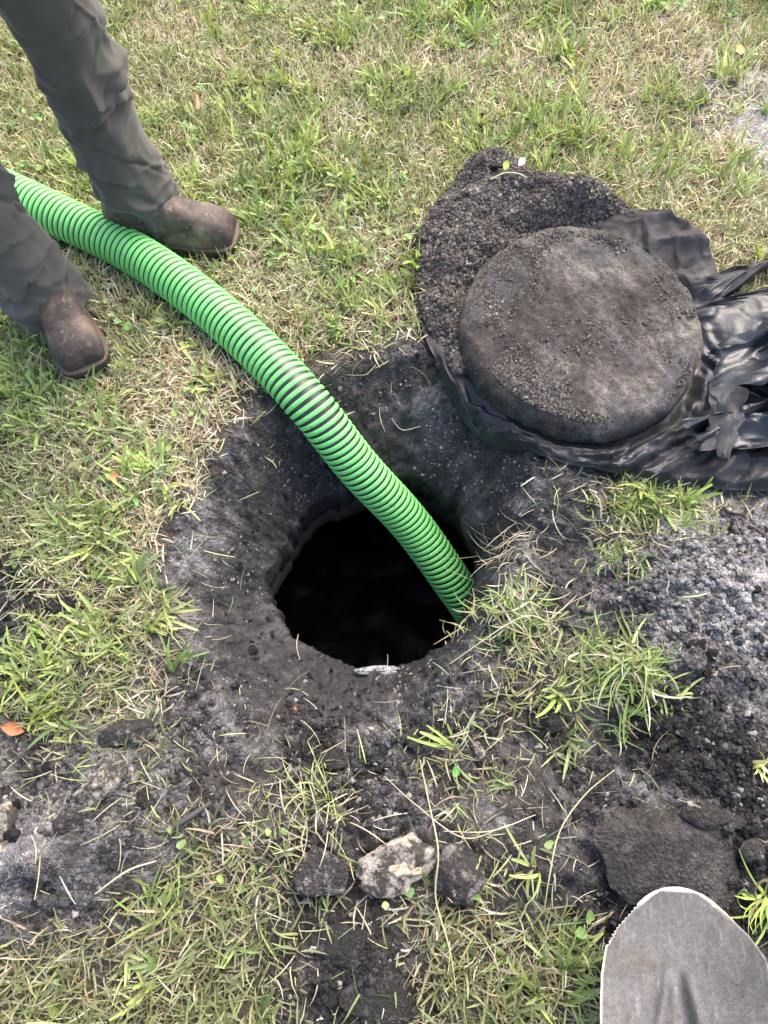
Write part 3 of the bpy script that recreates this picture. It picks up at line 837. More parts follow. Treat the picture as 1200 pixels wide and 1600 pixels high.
def build_person():
    F = np.array([0.87, -0.5, 0.0]); F /= np.linalg.norm(F); Lf = np.array([-F[1], F[0], 0.0]); Z = np.array([0, 0, 1.0])
    # boots: (ankle x, y, heading); the far foot is his left one
    BT = []
    for toe, cuff in ((P(146, 590, 0.015), P(90, 480, 0.08)), (P(369, 386, 0.015), P(226, 349, 0.08))):
        d = Vector((toe.x - cuff.x, toe.y - cuff.y)).normalized()
        sh = 0.0 if not BT else 0.018
        BT.append((toe.x - 0.217 * d.x + sh * .4, toe.y - 0.217 * d.y + sh, math.atan2(d.y, d.x)))
    root = empty('person', (-0.65, 1.25, 0.0))
    tag(root, 'person in grey work trousers and brown boots standing astride the green hose', 'person')
    off = np.array([-0.65, 1.25, 0.0])
    gz = lambda x, y: float(height(np.array([x]), np.array([y]))[0])
    # --- trousers
    def leg_rows(p, rad):
        c, _ = spline(p, 70)
        r, _ = np.interp(np.linspace(0, 1, 70), np.linspace(0, 1, len(rad)), rad), 0
        return [(tuple(c[i]), r[i] * 1.0, r[i] * 1.04, tuple(F), tuple(Lf)) for i in range(70)]
    (nx, ny, na), (fx, fy, fa) = BT
    hipc = np.array([-0.665, 1.255, 0.93])
    far = [(-.570, 1.392, .055), (-.574, 1.388, .20), (-.586, 1.382, .34), (-.588, 1.370, .47), (-.585, 1.350, .60), (-.605, 1.325, .76), tuple(hipc + Lf * .085 + Z * -.02)]
    nearp = [(-.752, 1.142, .054), (-.768, 1.145, .20), (-.796, 1.156, .33), (-.818, 1.172, .45), (-.80, 1.190, .62), (-.765, 1.195, .78), tuple(hipc - Lf * .085 + Z * -.02)]
    rad = [.083, .074, .072, .075, .082, .094, .112]
    pel = [(tuple(hipc + Z * dz), w, d, tuple(Lf), tuple(F)) for dz, w, d in ((-.08, .10, .09), (-.04, .165, .12), (.02, .18, .128), (.08, .175, .122), (.13, .168, .115))]
    tr = join_tubes('trousers', [ellipse_tube(leg_rows(far, rad)), ellipse_tube(leg_rows(nearp, rad)), ellipse_tube(pel)], 0.0052, 6)
    co = get_co(tr).astype(float); no = get_no(tr).astype(float)
    farl = (co @ Lf) > (hipc @ Lf)
    def path(pts):
        c, _ = spline(pts, 200); return c
    cf, cn = path(far), path(nearp)
    cx = np.where(farl, np.interp(co[:, 2], cf[:, 2], cf[:, 0]), np.interp(co[:, 2], cn[:, 2], cn[:, 0]))
    cy = np.where(farl, np.interp(co[:, 2], cf[:, 2], cf[:, 1]), np.interp(co[:, 2], cn[:, 2], cn[:, 1]))
    an = np.arctan2(co[:, 1] - cy, co[:, 0] - cx); z = co[:, 2]
    ca, sa = np.cos(an), np.sin(an)
    seed = np.where(farl, 0.0, 7.7)
    w = z + 0.035 * np.cos(an * 1 + 0.6 + seed) + 0.02 * np.sin(2 * an + seed)
    # slack folds: ridges that run round the leg, denser at the ankle and below the knee
    def ridge(freq, sd, thin=2.2):
        n = fbm(ca * 1.1 + seed, sa * 1.1 + sd, w * freq, seed=sd, octaves=2, gain=0.35)
        return 1 - np.abs(n) * thin
    ank = np.exp(-((z - 0.13) / 0.09) ** 2); kn = np.exp(-((z - 0.43) / 0.12) ** 2)
    d = 0.010 * (ridge(15, 111) - 0.4) * ank + 0.009 * (ridge(9, 113) - 0.4) * kn + 0.005 * (ridge(6, 117) - 0.4) * (1 - ank) * (1 - kn * 0.5)
    # long soft drapes down the leg
    d += 0.006 * fbm(ca * 1.9 + seed, sa * 1.9, z * 2.0, seed=119, octaves=2)
    # overhanging folds at knee and below it: (leg far?, height, angle, angular half width, depth)
    for isfar, h0, a0, aw, amp in ((1, .455, -.1, .9, .018), (1, .345, -1.1, .8, .017), (1, .215, -2.0, .8, .009), (1, .135, .3, .9, .009), (0, .32, .2, .8, .015), (0, .165, -1.3, .9, .012), (0, .44, -.5, .9, .014), (1, .62, -.8, .8, .006)):
        da = (an - a0 + math.pi) % (2 * math.pi) - math.pi
        g = np.exp(-(da / aw) ** 2) * (farl == bool(isfar))
        q = z - (h0 + 0.045 * np.sin(da * 1.1 + h0 * 40) + .012 * fbm(da * 2.2 + h0 * 9, da * 0, seed=55, octaves=2))
        d += amp * g * (np.exp(-np.maximum(q, 0) / 0.035) * (q > 0) - 0.55 * np.exp(-np.maximum(-q, 0) / 0.022) * (q <= 0))
    hem = (z < 0.104).astype(float) * (z > 0.06)
    d += 0.0022 * sstep(.088, .083, z) 
    # many short creases, crossing at random slants
    rf = np.random.default_rng(77)
    for k in range(110):
        lg = k % 2 == 0; hb = rf.choice([.10, .14, .20, .30, .40, .45, .55]) + rf.normal(0, .035)
        a0 = rf.uniform(-math.pi, math.pi); aw = rf.uniform(.35, 1.0); tl = rf.normal(0, .05); wd = rf.uniform(.0045, .012); am = rf.uniform(.0035, .008) * rf.choice([1, 1, -1])
        da = (an - a0 + math.pi) % (2 * math.pi) - math.pi
        q = z - hb - tl * da - .012 * np.sin(3 * da + k)
        d += am * np.exp(-(da / aw) ** 2 - (q / wd) ** 2) * (farl == lg)
    d *= 1.3 * sstep(.90, .80, z)
    co = co + no * d[:, None]
    # cloth rests against the hose
    hq = HOSE[::4]; hq = hq[(hq[:, 0] < -.3) & (hq[:, 0] > -1.4)]
    low = np.where(z < .2)[0]
    dv = co[low][:, None] - hq[None]; dist = np.linalg.norm(dv, axis=2); j = dist.argmin(1); dm = dist[np.arange(len(low)), j]
    pv = dv[np.arange(len(low)), j] / (dm[:, None] + 1e-9)
    tg = np.gradient(hq, axis=0)[j]; tg[:, 2] = 0; tg /= np.linalg.norm(tg, axis=1)[:, None]; pn = np.stack([-tg[:, 1], tg[:, 0], 0 * tg[:, 0]], 1)
    pn *= np.sign(pn[:, 1:2]) * np.where(farl[low], 1.0, -1.0)[:, None]
    sgn = np.sum((co[low] - hq[j]) * pn, 1)
    need = np.maximum(.055 - sgn, 0) * sstep(.165, .10, co[low][:, 2])
    co[low] += pn * need[:, None]
    # hem is not level: it rides up over the instep
    set_co(tr, co - off)
    ms = tr.modifiers.new('s', 'SMOOTH'); ms.iterations = 1; ms.factor = 0.4
    bake(tr)
    m = M('work_trousers')
    n1 = m.noise(5, 5, 0.6); n2 = m.noise(38, 5, 0.65)
    wv = m.n('ShaderNodeTexWave', Vector=m.obj(), Scale=330.0); wv.wave_type = 'BANDS'; wv.bands_direction = 'DIAGONAL'
    c = m.mix(n1, (0.070, 0.065, 0.055), (0.102, 0.094, 0.079))
    c = m.mix(m.math('MULTIPLY', m.rng(n2, 0.56, 0.72, 0, 1), m.rng(n1, 0.45, 0.62, 0.0, 0.45)), c, (0.15, 0.125, 0.095))
    zz_ = m.n('ShaderNodeSeparateXYZ', Vector=m.obj()).outputs['Z']
    st_ = m.math('LESS_THAN', m.math('ABSOLUTE', m.math('SUBTRACT', zz_, 0.084)), 0.0011)
    c = m.mix(m.math('MULTIPLY', st_, 0.6), c, (0.02, 0.019, 0.016))
    c = m.mix(0.12, c, wv.outputs['Color'], 'OVERLAY')
    tr.data.materials.append(m.fin(c, 0.9, m.bump(m.math('ADD', m.noise(500, 2), m.math('MULTIPLY', wv.outputs['Fac'], 0.5)), 0.12, 0.001), 0.2, Sheen_Weight=0.15))
    tr.parent = root
    tr['label'] = 'dark grey wrinkled work trousers'
    # --- boots
    lm = M('boot_leather')
    b1 = lm.noise(13, 5, 0.62, 0.5); b2 = lm.noise(70, 5, 0.7, 0.3); b3 = lm.noise(300, 3, 0.7)
    mp = lm.n('ShaderNodeMapping', Vector=lm.obj()); mp.inputs['Scale'].default_value = (3.2, 1, 1)
    cr = lm.noise(42, 4, 0.6, 1.5, mp.outputs[0])
    c = lm.ramp(b1, [(0.34, (0.036, 0.027, 0.023)), (0.50, (0.092, 0.065, 0.050)), (0.66, (0.20, 0.148, 0.112))])
    c = lm.mix(lm.math('MULTIPLY', lm.rng(b2, 0.56, 0.68, 0, 1), 0.45), c, (0.38, 0.30, 0.22))
    c = lm.mix(lm.math('MULTIPLY', lm.rng(cr, 0.60, 0.68, 0, 1), 0.5), c, (0.035, 0.025, 0.02))
    toe_x = lm.n('ShaderNodeSeparateXYZ', Vector=lm.obj()).outputs['X']
    scuff = lm.math('MULTIPLY', lm.rng(toe_x, 0.145, 0.185, 0, 1), lm.rng(b1, 0.44, 0.50, 0.15, 0.85))
    c = lm.mix(scuff, c, (0.030, 0.025, 0.024))
    lm = lm.fin(c, lm.rng(b2, 0.3, 0.7, 0.5, 0.75), lm.bump(lm.math('ADD', lm.math('MULTIPLY', b3, 0.4), cr), 0.22, 0.003), 0.35)
    sm = M('boot_sole'); s1 = sm.noise(40, 4)
    sm = sm.fin(sm.mix(s1, (0.016, 0.015, 0.015), (0.06, 0.05, 0.043)), 0.75, sm.bump(s1, 0.3, 0.003))
    wm = M('boot_welt'); s1 = wm.noise(60, 4); s2 = wm.noise(25, 3)
    wm = wm.fin(wm.mix(s1, (0.035, 0.024, 0.018), (0.12, 0.078, 0.052)), 0.7, wm.bump(s1, 0.4, 0.003))
    # outline of the sole (x towards the toe, ankle at x = 0), y > 0 is the inner side for a left foot
    xs = np.array([-.085, -.080, -.065, -.04, 0, .04, .08, .115, .145, .17, .188, .199, .2045])
    yo = np.array([0, .024, .036, .041, .042, .0435, .0475, .051, .052, .0505, .046, .036, 0])
    yi = np.array([0, .024, .036, .041, .041, .0415, .045, .049, .050, .049, .045, .036, 0])
    def outline(n, grow=0.0, mir=1):
        t = (1 - np.cos(np.linspace(0, math.pi, n))) / 2
        X = -.085 + t * (.2045 + .085)
        o_ = np.interp(X, xs, yo); i_ = np.interp(X, xs, yi)
        pts = np.vstack([np.stack([X, o_], 1), np.stack([X, -i_], 1)[::-1][1:-1]])
        c_ = np.array([.06, 0]); dn = np.stack([np.roll(pts[:, 1], -1) - np.roll(pts[:, 1], 1), -(np.roll(pts[:, 0], -1) - np.roll(pts[:, 0], 1))], 1)
        dn /= np.linalg.norm(dn, axis=1)[:, None]
        sgn = -np.sign(np.sum(dn * (pts - c_), 1).mean()); dn *= -sgn
        for _ in range(3): dn = (np.roll(dn, 1, 0) + dn + np.roll(dn, -1, 0)) / 3
        pts = pts + dn * grow
        return pts * np.array([1, mir])
    def plate(name, mat, parent, levels, mir):
        """levels: (z, grow)"""
        rows = [np.column_stack([outline(50, g, mir), np.full(98, zz)]) for zz, g in levels]
        V = np.stack(rows, 1).reshape(-1, 3); n = len(levels)
        f = grid_faces(98, n, True); k = len(V)
        V = np.vstack([V, [[.06, 0, levels[0][0]]], [[.06, 0, levels[-1][0]]]])
        i = np.arange(98); i2 = (i + 1) % 98
        q = mesh_np(name, V, [f, np.vstack([np.stack([i * n, np.full(98, k), i2 * n], 1), np.stack([i2 * n + n - 1, np.full(98, k + 1), i * n + n - 1], 1)])], mat, parent)
        return q
    for (bx, by, ba), mir, lab in ((BT[0], 1, 'scuffed brown leather boot nearer the camera'), (BT[1], -1, 'dark brown leather boot behind the hose')):
        X = np.linspace(-.080, .197, 60); rows = []
        for x in X:
            o_ = np.interp(x, xs, yo) - .004; i_ = np.interp(x, xs, yi) - .004
            h = np.interp(x, [-.08, -.06, .0, .04, .07, .10, .13, .155, .175, .188, .197], [.10, .125, .125, .118, .106, .094, .083, .075, .066, .054, .032])
            rows.append((x, (o_ - i_) / 2 * mir, (o_ + i_) / 2, h))
        seg = 40; V = []
        for t in np.linspace(0, 2 * math.pi, seg, endpoint=False):
            for x, cy_, hw, h in rows:
                c_, s_ = math.cos(t), math.sin(t)
                yy = hw * np.sign(c_) * abs(c_) ** 0.62
                zz = (h * abs(s_) ** 0.70) if s_ > 0 else -.012 * abs(s_) ** .5
                V.append((x * 1.015, (cy_ + yy * (1 - 0.06 * max(s_, 0))) * 1.05, .026 + zz))
        V = np.array(V); n = len(rows); f = grid_faces(seg, n, True); k = len(V)
        V = np.vstack([V, [[-.082, 0, .05]], [[.199, 0, .04]]]); i = np.arange(seg); i2 = (i + 1) % seg
        foot = (V, [f, np.vstack([np.stack([i * n, np.full(seg, k), i2 * n], 1), np.stack([i2 * n + n - 1, np.full(seg, k + 1), i * n + n - 1], 1)])])
        shaft = tube([(-.018, 0, .05), (-.02, 0, .10), (-.022, 0, .15)], [.045, .046, .045], 32, 24)
        bo = join_tubes('boot', [foot, shaft], 0.0042, 5)
        q = get_co(bo).astype(float); nn_ = get_no(bo)
        dd = 0.0055 * (1 - 2 * np.abs(fbm(q[:, 0] * 26, q[:, 1] * 7, q[:, 2] * 12, seed=131 + mir, octaves=2))) * np.exp(-((q[:, 0] - .095) / .035) ** 2) * sstep(.05, .085, q[:, 2])
        dd += 0.003 * fbm(q[:, 0] * 14, q[:, 1] * 14, q[:, 2] * 14, seed=137, octaves=2)
        set_co(bo, q + nn_ * dd[:, None])
        bo.data.materials.append(lm)
        bo.parent = root; bo['label'] = lab
        bo.location = (bx - off[0], by - off[1], gz(bx, by) + 0.017); bo.rotation_euler = (0, 0, ba); bo.scale = (1.05, 1.04, 0.88)
        plate('sole', sm, bo, [(0, 0.000), (.003, .004), (.016, .0045), (.0195, .0035)], mir)
        plate('welt', wm, bo, [(.0197, .005), (.0205, .0062), (.0255, .0062), (.0275, .0045), (.028, -.004)], mir)
    # --- body above the trousers (outside the picture): torso, arms, hands, neck and head in one surface
    S = lambda u_, f_, z_: tuple(hipc[:2] @ np.eye(2) + (Lf * u_ + F * f_)[:2]) + (z_,)
    parts = []
    tor = [(S(0, .0, zz), w_, d_, tuple(Lf), tuple(F)) for zz, w_, d_ in ((.90, .15, .10), (1.0, .15, .105), (1.12, .158, .11), (1.25, .172, .115), (1.36, .18, .11), (1.43, .14, .085), (1.47, .07, .065))]
    parts.append(ellipse_tube(tor))
    parts.append(tube([S(0, -.005, 1.42), S(0, .005, 1.50), S(0, .02, 1.57)], [.060, .055, .055], 20, 12))
    head = [(S(0, .03 + .01 * math.sin(k * 3), 1.535 + .235 * k), .078 * math.sin(math.pi * (0.12 + .86 * k)) ** .55 * (0.80 + .25 * k), .100 * math.sin(math.pi * (.10 + .88 * k)) ** .55, tuple(Lf), tuple(F)) for k in np.linspace(0, 1, 16)]
    parts.append(ellipse_tube(head))
    parts.append(tube([S(0, .125, 1.665), S(0, .142, 1.64), S(0, .125, 1.622)], [.010, .016, .012], 10, 8))
    for s_ in (-1, 1):
        parts.append(tube([S(s_ * .082, .02, 1.675), S(s_ * .092, .015, 1.65), S(s_ * .083, .02, 1.625)], [.012, .017, .010], 8, 8))
        sh, el, wr = S(s_ * .175, 0, 1.40), S(s_ * .255, .02, 1.12), S(s_ * .16, .21, 1.00)
        parts.append(tube([S(s_ * .10, 0, 1.39), sh, tuple((np.array(sh) + np.array(el)) / 2), el], [.06, .056, .05, .042], 20, 24))
        parts.append(tube([el, tuple((np.array(el) * .55 + np.array(wr) * .45)), wr], [.043, .041, .028], 20, 20))
        d_ = np.array(wr) - np.array(el); d_ /= np.linalg.norm(d_); up_ = np.array([0, 0, 1.0]); sd2 = np.cross(d_, up_); sd2 /= np.linalg.norm(sd2); up_ = np.cross(sd2, d_)
        W = np.array(wr)
        palm = [(tuple(W + d_ * k), .034 + .010 * min(k / .05, 1), .017, tuple(sd2), tuple(up_)) for k in np.linspace(-.01, .09, 8)]
        parts.append(ellipse_tube(palm, 20))
        for j, (o2, ln) in enumerate(((-.030, .062), (-.010, .074), (.010, .070), (.029, .056))):
            b_ = W + d_ * .082 + sd2 * o2
            parts.append(tube([tuple(b_), tuple(b_ + d_ * ln * .5 - up_ * .010), tuple(b_ + d_ * ln * .85 - up_ * .032)], [.0095, .0088, .0075], 10, 12))
        b_ = W + d_ * .025 - sd2 * s_ * .030
        parts.append(tube([tuple(b_), tuple(b_ + d_ * .035 - sd2 * s_ * .024 - up_ * .008), tuple(b_ + d_ * .068 - sd2 * s_ * .026 - up_ * .020)], [.013, .0105, .0085], 10, 12))
    bd = join_tubes('body', parts, 0.006, 3)
    set_co(bd, get_co(bd) - off)
    sk = M('skin'); bd.data.materials.append(sk.fin(sk.mix(sk.noise(30, 4), (0.40, 0.23, 0.16), (0.50, 0.30, 0.21)), 0.5)); bd.parent = root
    em = M('eye'); em = em.fin((0.05, 0.035, 0.025), 0.2); lp = M('lip'); lp = lp.fin((0.36, 0.16, 0.13), 0.5)
    for s_ in (-1, 1):
        v, f = tube([S(s_ * .044, .108, 1.672), S(s_ * .033, .117, 1.672), S(s_ * .022, .117, 1.672)], [.002, .0065, .002], 12, 10); mesh_np('eye', v - off, f, em, root)
    v, f = tube([S(-.026, .108, 1.590), S(0, .120, 1.588), S(.026, .108, 1.590)], [.002, .006, .002], 10, 14); mesh_np('mouth', v - off, f, lp, root)
    sp_ = [ellipse_tube([(S(0, .0, zz), w_, d_, tuple(Lf), tuple(F)) for zz, w_, d_ in ((.965, .188, .135), (1.0, .186, .136), (1.12, .185, .13), (1.25, .195, .13), (1.36, .195, .125), (1.43, .155, .098), (1.465, .085, .078))])]
    for s_ in (-1, 1):
        sp_.append(tube([S(s_ * .10, 0, 1.39), S(s_ * .18, 0, 1.395), S(s_ * .215, .01, 1.27), S(s_ * .24, .016, 1.17)], [.074, .073, .068, .066], 24, 24))
    shirt = join_tubes('shirt', sp_, 0.008, 4)
    q = get_co(shirt).astype(float); nn_ = get_no(shirt)
    set_co(shirt, q + nn_ * (0.010 * fbm(q[:, 0] * 9, q[:, 1] * 9, q[:, 2] * 6, seed=141, octaves=3))[:, None] - off)
    sm_ = M('shirt_cloth'); shirt.data.materials.append(sm_.fin(sm_.mix(sm_.noise(8, 4), (0.07, 0.085, 0.11), (0.10, 0.115, 0.14)), 0.9)); shirt.parent = root
    hair = join_tubes('hair', [ellipse_tube([(S(0, .018, 1.665 + .125 * k), .089 * math.cos(k * 1.35) ** .6, .106 * math.cos(k * 1.35) ** .6, tuple(Lf), tuple(F)) for k in np.linspace(0, 1, 12)])], 0.006, 2)
    q = get_co(hair).astype(float); keep_front = (q - hipc) @ F
    set_co(hair, q - off - np.outer(np.clip(keep_front - .085, 0, 1), F) * (q[:, 2] < 1.72)[:, None])
    hm = M('hair'); hair.data.materials.append(hm.fin(hm.mix(hm.noise(120, 3), (0.03, 0.02, 0.014), (0.07, 0.045, 0.03)), 0.6)); hair.parent = root
    return BT
BOOTS = build_person()
#--PART4
# ------------------------------------------------------------------ stones and clods one can pick apart
def lump(name, c, size, mat, seed, rot=0.0, flat=0.0, rough=0.22, sub=4, sink=0.35, tilt=(0, 0)):
    bm = bmesh.new(); bmesh.ops.create_icosphere(bm, subdivisions=sub, radius=1.0)
    q = np.array([v.co[:] for v in bm.verts])
    # cut flat facets, then roughen
    rg = np.random.default_rng(seed)
    for _ in range(11):
        n = rg.normal(size=3); n /= np.linalg.norm(n); k = rg.uniform(0.5, 0.85)
        d = q @ n - k; q = q - np.outer(np.maximum(d, 0) * 0.95, n)
    r = 1 + rough * fbm(q[:, 0] * 1.6 + seed, q[:, 1] * 1.6, q[:, 2] * 1.6, seed=seed, octaves=3) + rough * 0.45 * fbm(q[:, 0] * 6 + seed, q[:, 1] * 6, q[:, 2] * 6, seed=seed + 3, octaves=3)
    q = q * r[:, None] * np.array(size)
    for v, p in zip(bm.verts, q): v.co = p
    o = obj_bm(name, bm, mat)
    g = float(height(np.array([c.x]), np.array([c.y]))[0])
    o.location = (c.x, c.y, g + size[2] * (1 - sink * 2) + (c.z if c.z > 0 else 0))
    o.rotation_euler = (tilt[0], tilt[1], rot)
    return o

STONES = [  # name, u, v, half size (m) x, y, z, material, rotation, label, category
 ('limestone_chunk', 625, 1350, .080, .046, .036, 'limestone', .25, 'broken limestone chunk with cream crust, middle of the three below the hole', 'stone'),
 ('soil_clod', 505, 1362, .060, .044, .034, 'clod_ash', -.3, 'dark clod with pale chalky right side, left of the three below the hole', 'soil clod'),
 ('limestone_chunk', 712, 1366, .044, .050, .036, 'clod_ash', .5, 'grey rounded stone with chalky smears, right of the three below the hole', 'stone'),
 ('soil_clod', 1015, 1335, .130, .092, .030, 'slab', -.15, 'large flat dark slab of packed soil just above the shovel', 'soil clod'),
 ('soil_clod', 1085, 1278, .055, .026, .022, 'slab', -.25, 'long grey-brown clod on the upper edge of the big soil slab', 'soil clod'),
 ('soil_clod', 522, 1185, .030, .022, .018, 'clod_dark', .2, 'dark rounded clod at the bottom lip of the pit', 'soil clod'),
 ('limestone_chunk', 175, 1228, .048, .030, .022, 'limestone', .5, 'pale crusted stone on top of the left soil mound', 'stone'),
 ('soil_clod', 205, 1150, .052, .036, .028, 'clod_ash', .2, 'ash grey soil clod among the grass left below the pit', 'soil clod'),
 ('limestone_chunk', 14, 1288, .034, .036, .026, 'limestone', .1, 'whitish stone at the left edge of the picture on the soil mound', 'stone'),
 ('soil_clod', 36, 1306, .022, .020, .018, 'clod_dark', .8, 'small dark blue-grey clod against the whitish left-edge stone', 'soil clod'),
 ('limestone_chunk', 744, 1176, .014, .020, .012, 'limestone', .4, 'small pale stone in the grass right below the pit', 'stone'),
 ('limestone_chunk', 1136, 806, .034, .018, .018, 'limestone', -.35, 'pale stone at the grass edge under the plastic sheet', 'stone'),
 ('limestone_chunk', 648, 372, .017, .016, .016, 'limestone', .3, 'whitish stone on the lawn at the left edge of the soil heap', 'stone'),
 ('limestone_chunk', 654, 392, .020, .013, .012, 'clod_ash', .1, 'greyer stone just below the whitish one beside the soil heap', 'stone'),
 ('limestone_chunk', 545, 1052, .012, .010, .008, 'clod_ash', .1, 'small tan stone on the near rim of the hole', 'stone'),
 ('limestone_chunk', 478, 1032, .016, .011, .009, 'clod_ash', -.4, 'brownish stone on the left rim of the hole', 'stone'),
 ('limestone_chunk', 443, 990, .008, .007, .006, 'clod_ash', 0, 'tiny rounded pebble on the left rim of the hole', 'stone'),
 ('soil_clod', 130, 1290, .026, .022, .020, 'clod_ash', .3, 'rounded grey clod in the middle of the left soil mound', 'soil clod'),
 ('limestone_chunk', 218, 1215, .014, .014, .012, 'limestone', .2, 'small white stone right of the crusted stone on the mound', 'stone'),
 ('limestone_chunk', 8, 1325, .020, .018, .015, 'lime_tan', .2, 'tan stone under the whitish stone at the left edge', 'stone'),
 ('soil_clod', 236, 1250, .022, .018, .016, 'clod_dark', .2, 'dark ball of soil right of the mound beside the stick', 'soil clod'),
 ('soil_clod', 860, 1130, .030, .024, .020, 'clod_dark', .2, 'dark clod under the pulled-up green grass clump', 'soil clod'),
 ('soil_clod', 540, 1480, .056, .045, .014, 'clod_dark', .4, 'dark rooty soil clod at the bottom centre', 'soil clod'),
 ('soil_clod', 590, 1560, .065, .048, .013, 'clod_dark', -.2, 'dark crumbly clod at the bottom edge beneath the rooty one', 'soil clod'),
 ('soil_clod', 1152, 1330, .024, .018, .016, 'clod_ash', .2, 'small grey clod right of the big soil slab', 'soil clod'),
 ('soil_clod', 755, 1195, .018, .016, .012, 'clod_dark', .2, 'small dark clod below the pale stone in the grass', 'soil clod'),
 ('soil_clod', 100, 945, .030, .024, .018, 'clod_dark', .2, 'dark clod in the bare patch at the left edge', 'soil clod'),
 ('limestone_chunk', 20, 935, .012, .010, .009, 'limestone', .2, 'small white stone in the bare patch at the left edge', 'stone'),
]
for i, (nm, u, v, sx, sy, sz, mt, rot, lab, cat) in enumerate(STONES):
    o = lump(nm, P(u, v, 0.0), (sx, sy, sz), MAT[mt], 200 + i, rot, rough=0.20 if mt != 'slab' else 0.16, sub=5 if sx > .075 else 4, sink=0.28 if v != 1350 and v != 1362 and v != 1366 else 0.12)
    tag(o, lab, cat, 'stones and clods around the hole')
# cream crust on the middle limestone chunk and the white mineral crust on the tank's rim
for nm, u, v, zz, sx, sy, sz, mt, lab, cat in (('limestone_chunk', 738, 303, .085, .030, .017, .014, 'limestone', 'pale crumbling chunk on the upper left of the soil heap', 'stone'), ('soil_clod', 700, 392, .055, .032, .020, .016, 'clod_ash', 'ashy clod on the left side of the soil heap', 'soil clod'), ('soil_clod', 775, 262, .085, .022, .018, .015, 'clod_dark', 'dark clod at the top of the soil heap', 'soil clod'), ('soil_clod', 690, 470, .045, .018, .015, .013, 'clod_dark', 'dark clod low on the left side of the soil heap', 'soil clod'), ('limestone_chunk', 692, 565, .03, .015, .010, .008, 'clod_ash', 'small grey stone on the plastic left of the lid', 'stone')):
    q_ = P(u, v, zz); o = lump(nm, Vector((q_.x, q_.y, zz - .012)), (sx, sy, sz), MAT[mt], 700 + u, .4, rough=.3, sub=4, sink=.3)
    tag(o, lab, cat, 'stones and clods on the soil heap')
c = P(628, 1352); o = lump('crust', Vector((c.x, c.y - .010, 0.034)), (.050, .020, .018), MAT['lime_tan'], 301, .25, rough=.3)
par = [q for q in COL.objects if q.name == 'limestone_chunk'][0]
bpy.context.view_layer.update()
o.parent = par; o.matrix_parent_inverse = par.matrix_world.inverted(); o['label'] = 'cream coloured broken face'
mw = M('white_crust'); mwn = mw.noise(90, 5, 0.75)
mw = mw.fin(mw.mix(mw.rng(mwn, .4, .6, 0, 1), (0.06, 0.058, 0.06), (0.32, 0.32, 0.335)), 0.9, mw.bump(mw.noise(250, 4), 0.8, 0.004))
c = P(594, 1044, RIM_Z)
o = lump('mineral_crust', Vector((c.x, c.y - .012, 0)), (.054, .010, .008), mw, 305, .06, rough=.5, sink=.2)
tag(o, 'white chalky crust along the near rim of the black hole', 'mineral crust')

# many small clods, things of one look that nothing tells apart
def scatter_pts(n, dens, x0=-1.2, x1=1.2, y0=-0.5, y1=2.4, seed=1):
    rg = np.random.default_rng(seed); out = []; k = 0
    while k < n:
        x = rg.uniform(x0, x1, n * 3); y = rg.uniform(y0, y1, n * 3)
        ok = rg.uniform(0, 1, n * 3) < dens(x, y)
        out.append(np.stack([x[ok], y[ok]], 1)); k += ok.sum()
    return np.vstack(out)[:n]
def free(x, y):
    """not in the hole, not under lid, sheet"""
    th = np.arctan2(y - HC[1], x - HC[0])
    return (np.hypot(x - HC[0], y - HC[1]) > rim_r(th) + 0.006) & ~in_sheet(x, y, 0.0)
def soil_dens(x, y):
    g = sample(GRASS, x, y)
    u, v = PIX(x, y)
    s = np.clip((np.hypot(x - HC[0], y - HC[1]) - rim_r(np.arctan2(y - HC[1], x - HC[0]))) / 0.25, 0, 1)
    low = sstep(1020, 1150, v) + sstep(930, 1010, u) * sstep(800, 860, v) + 0.04 + 0.4 * sstep(200, 60, u) * sstep(820, 880, v)
    return free(x, y) * (1 - sstep(0.2, 0.85, g)) * np.clip(low, 0, 1) * (0.10 + 0.90 * s ** 2) * sstep(-0.5, 0.4, fbm(x * 8, y * 8, seed=151, octaves=2)) * ((v > 480) | (u > 1050))
protos = [lump('soil_clod', Vector((9 + k, 9, 0)), (1, .8 + .1 * (k % 3), .7), MAT['clod_dark' if k < 4 else 'clod_ash'], 400 + k, rough=.28, sub=3).data for k in range(6)]
for q in [q for q in COL.objects if q.location.x > 5]: bpy.data.objects.remove(q)
for i, (x, y) in enumerate(scatter_pts(150, soil_dens, seed=5)):
    rg = random.Random(i); s = rg.uniform(.006, .012) * (1.35 if rg.random() < .15 else 1)
    o = bpy.data.objects.new('soil_clod', protos[rg.choice((0, 1, 2, 3, 0, 1, 2, 3, 4, 5))]); COL.objects.link(o)
    g = float(height(np.array([x]), np.array([y]))[0])
    o.location = (x, y, g + s * .25); o.scale = (s, s, s * .9); o.rotation_euler = (rg.uniform(-.5, .5), rg.uniform(-.5, .5), rg.uniform(0, 6.28))
    pu, pv_ = PIX(x, y)
    where = 'on the ashy soil right of the hole' if pu > 860 and pv_ < 1180 else 'on the dark soil around the big slab' if pu > 800 else 'on the pale mound at the left' if pu < 300 and pv_ > 1080 else 'in the bare patch left of the pit' if pu < 300 else 'among straws below the hole' if pv_ > 1150 else 'on the damp slope of the pit'
    tag(o, 'small loose soil clod ' + where, 'soil clod', 'small loose clods ' + where)

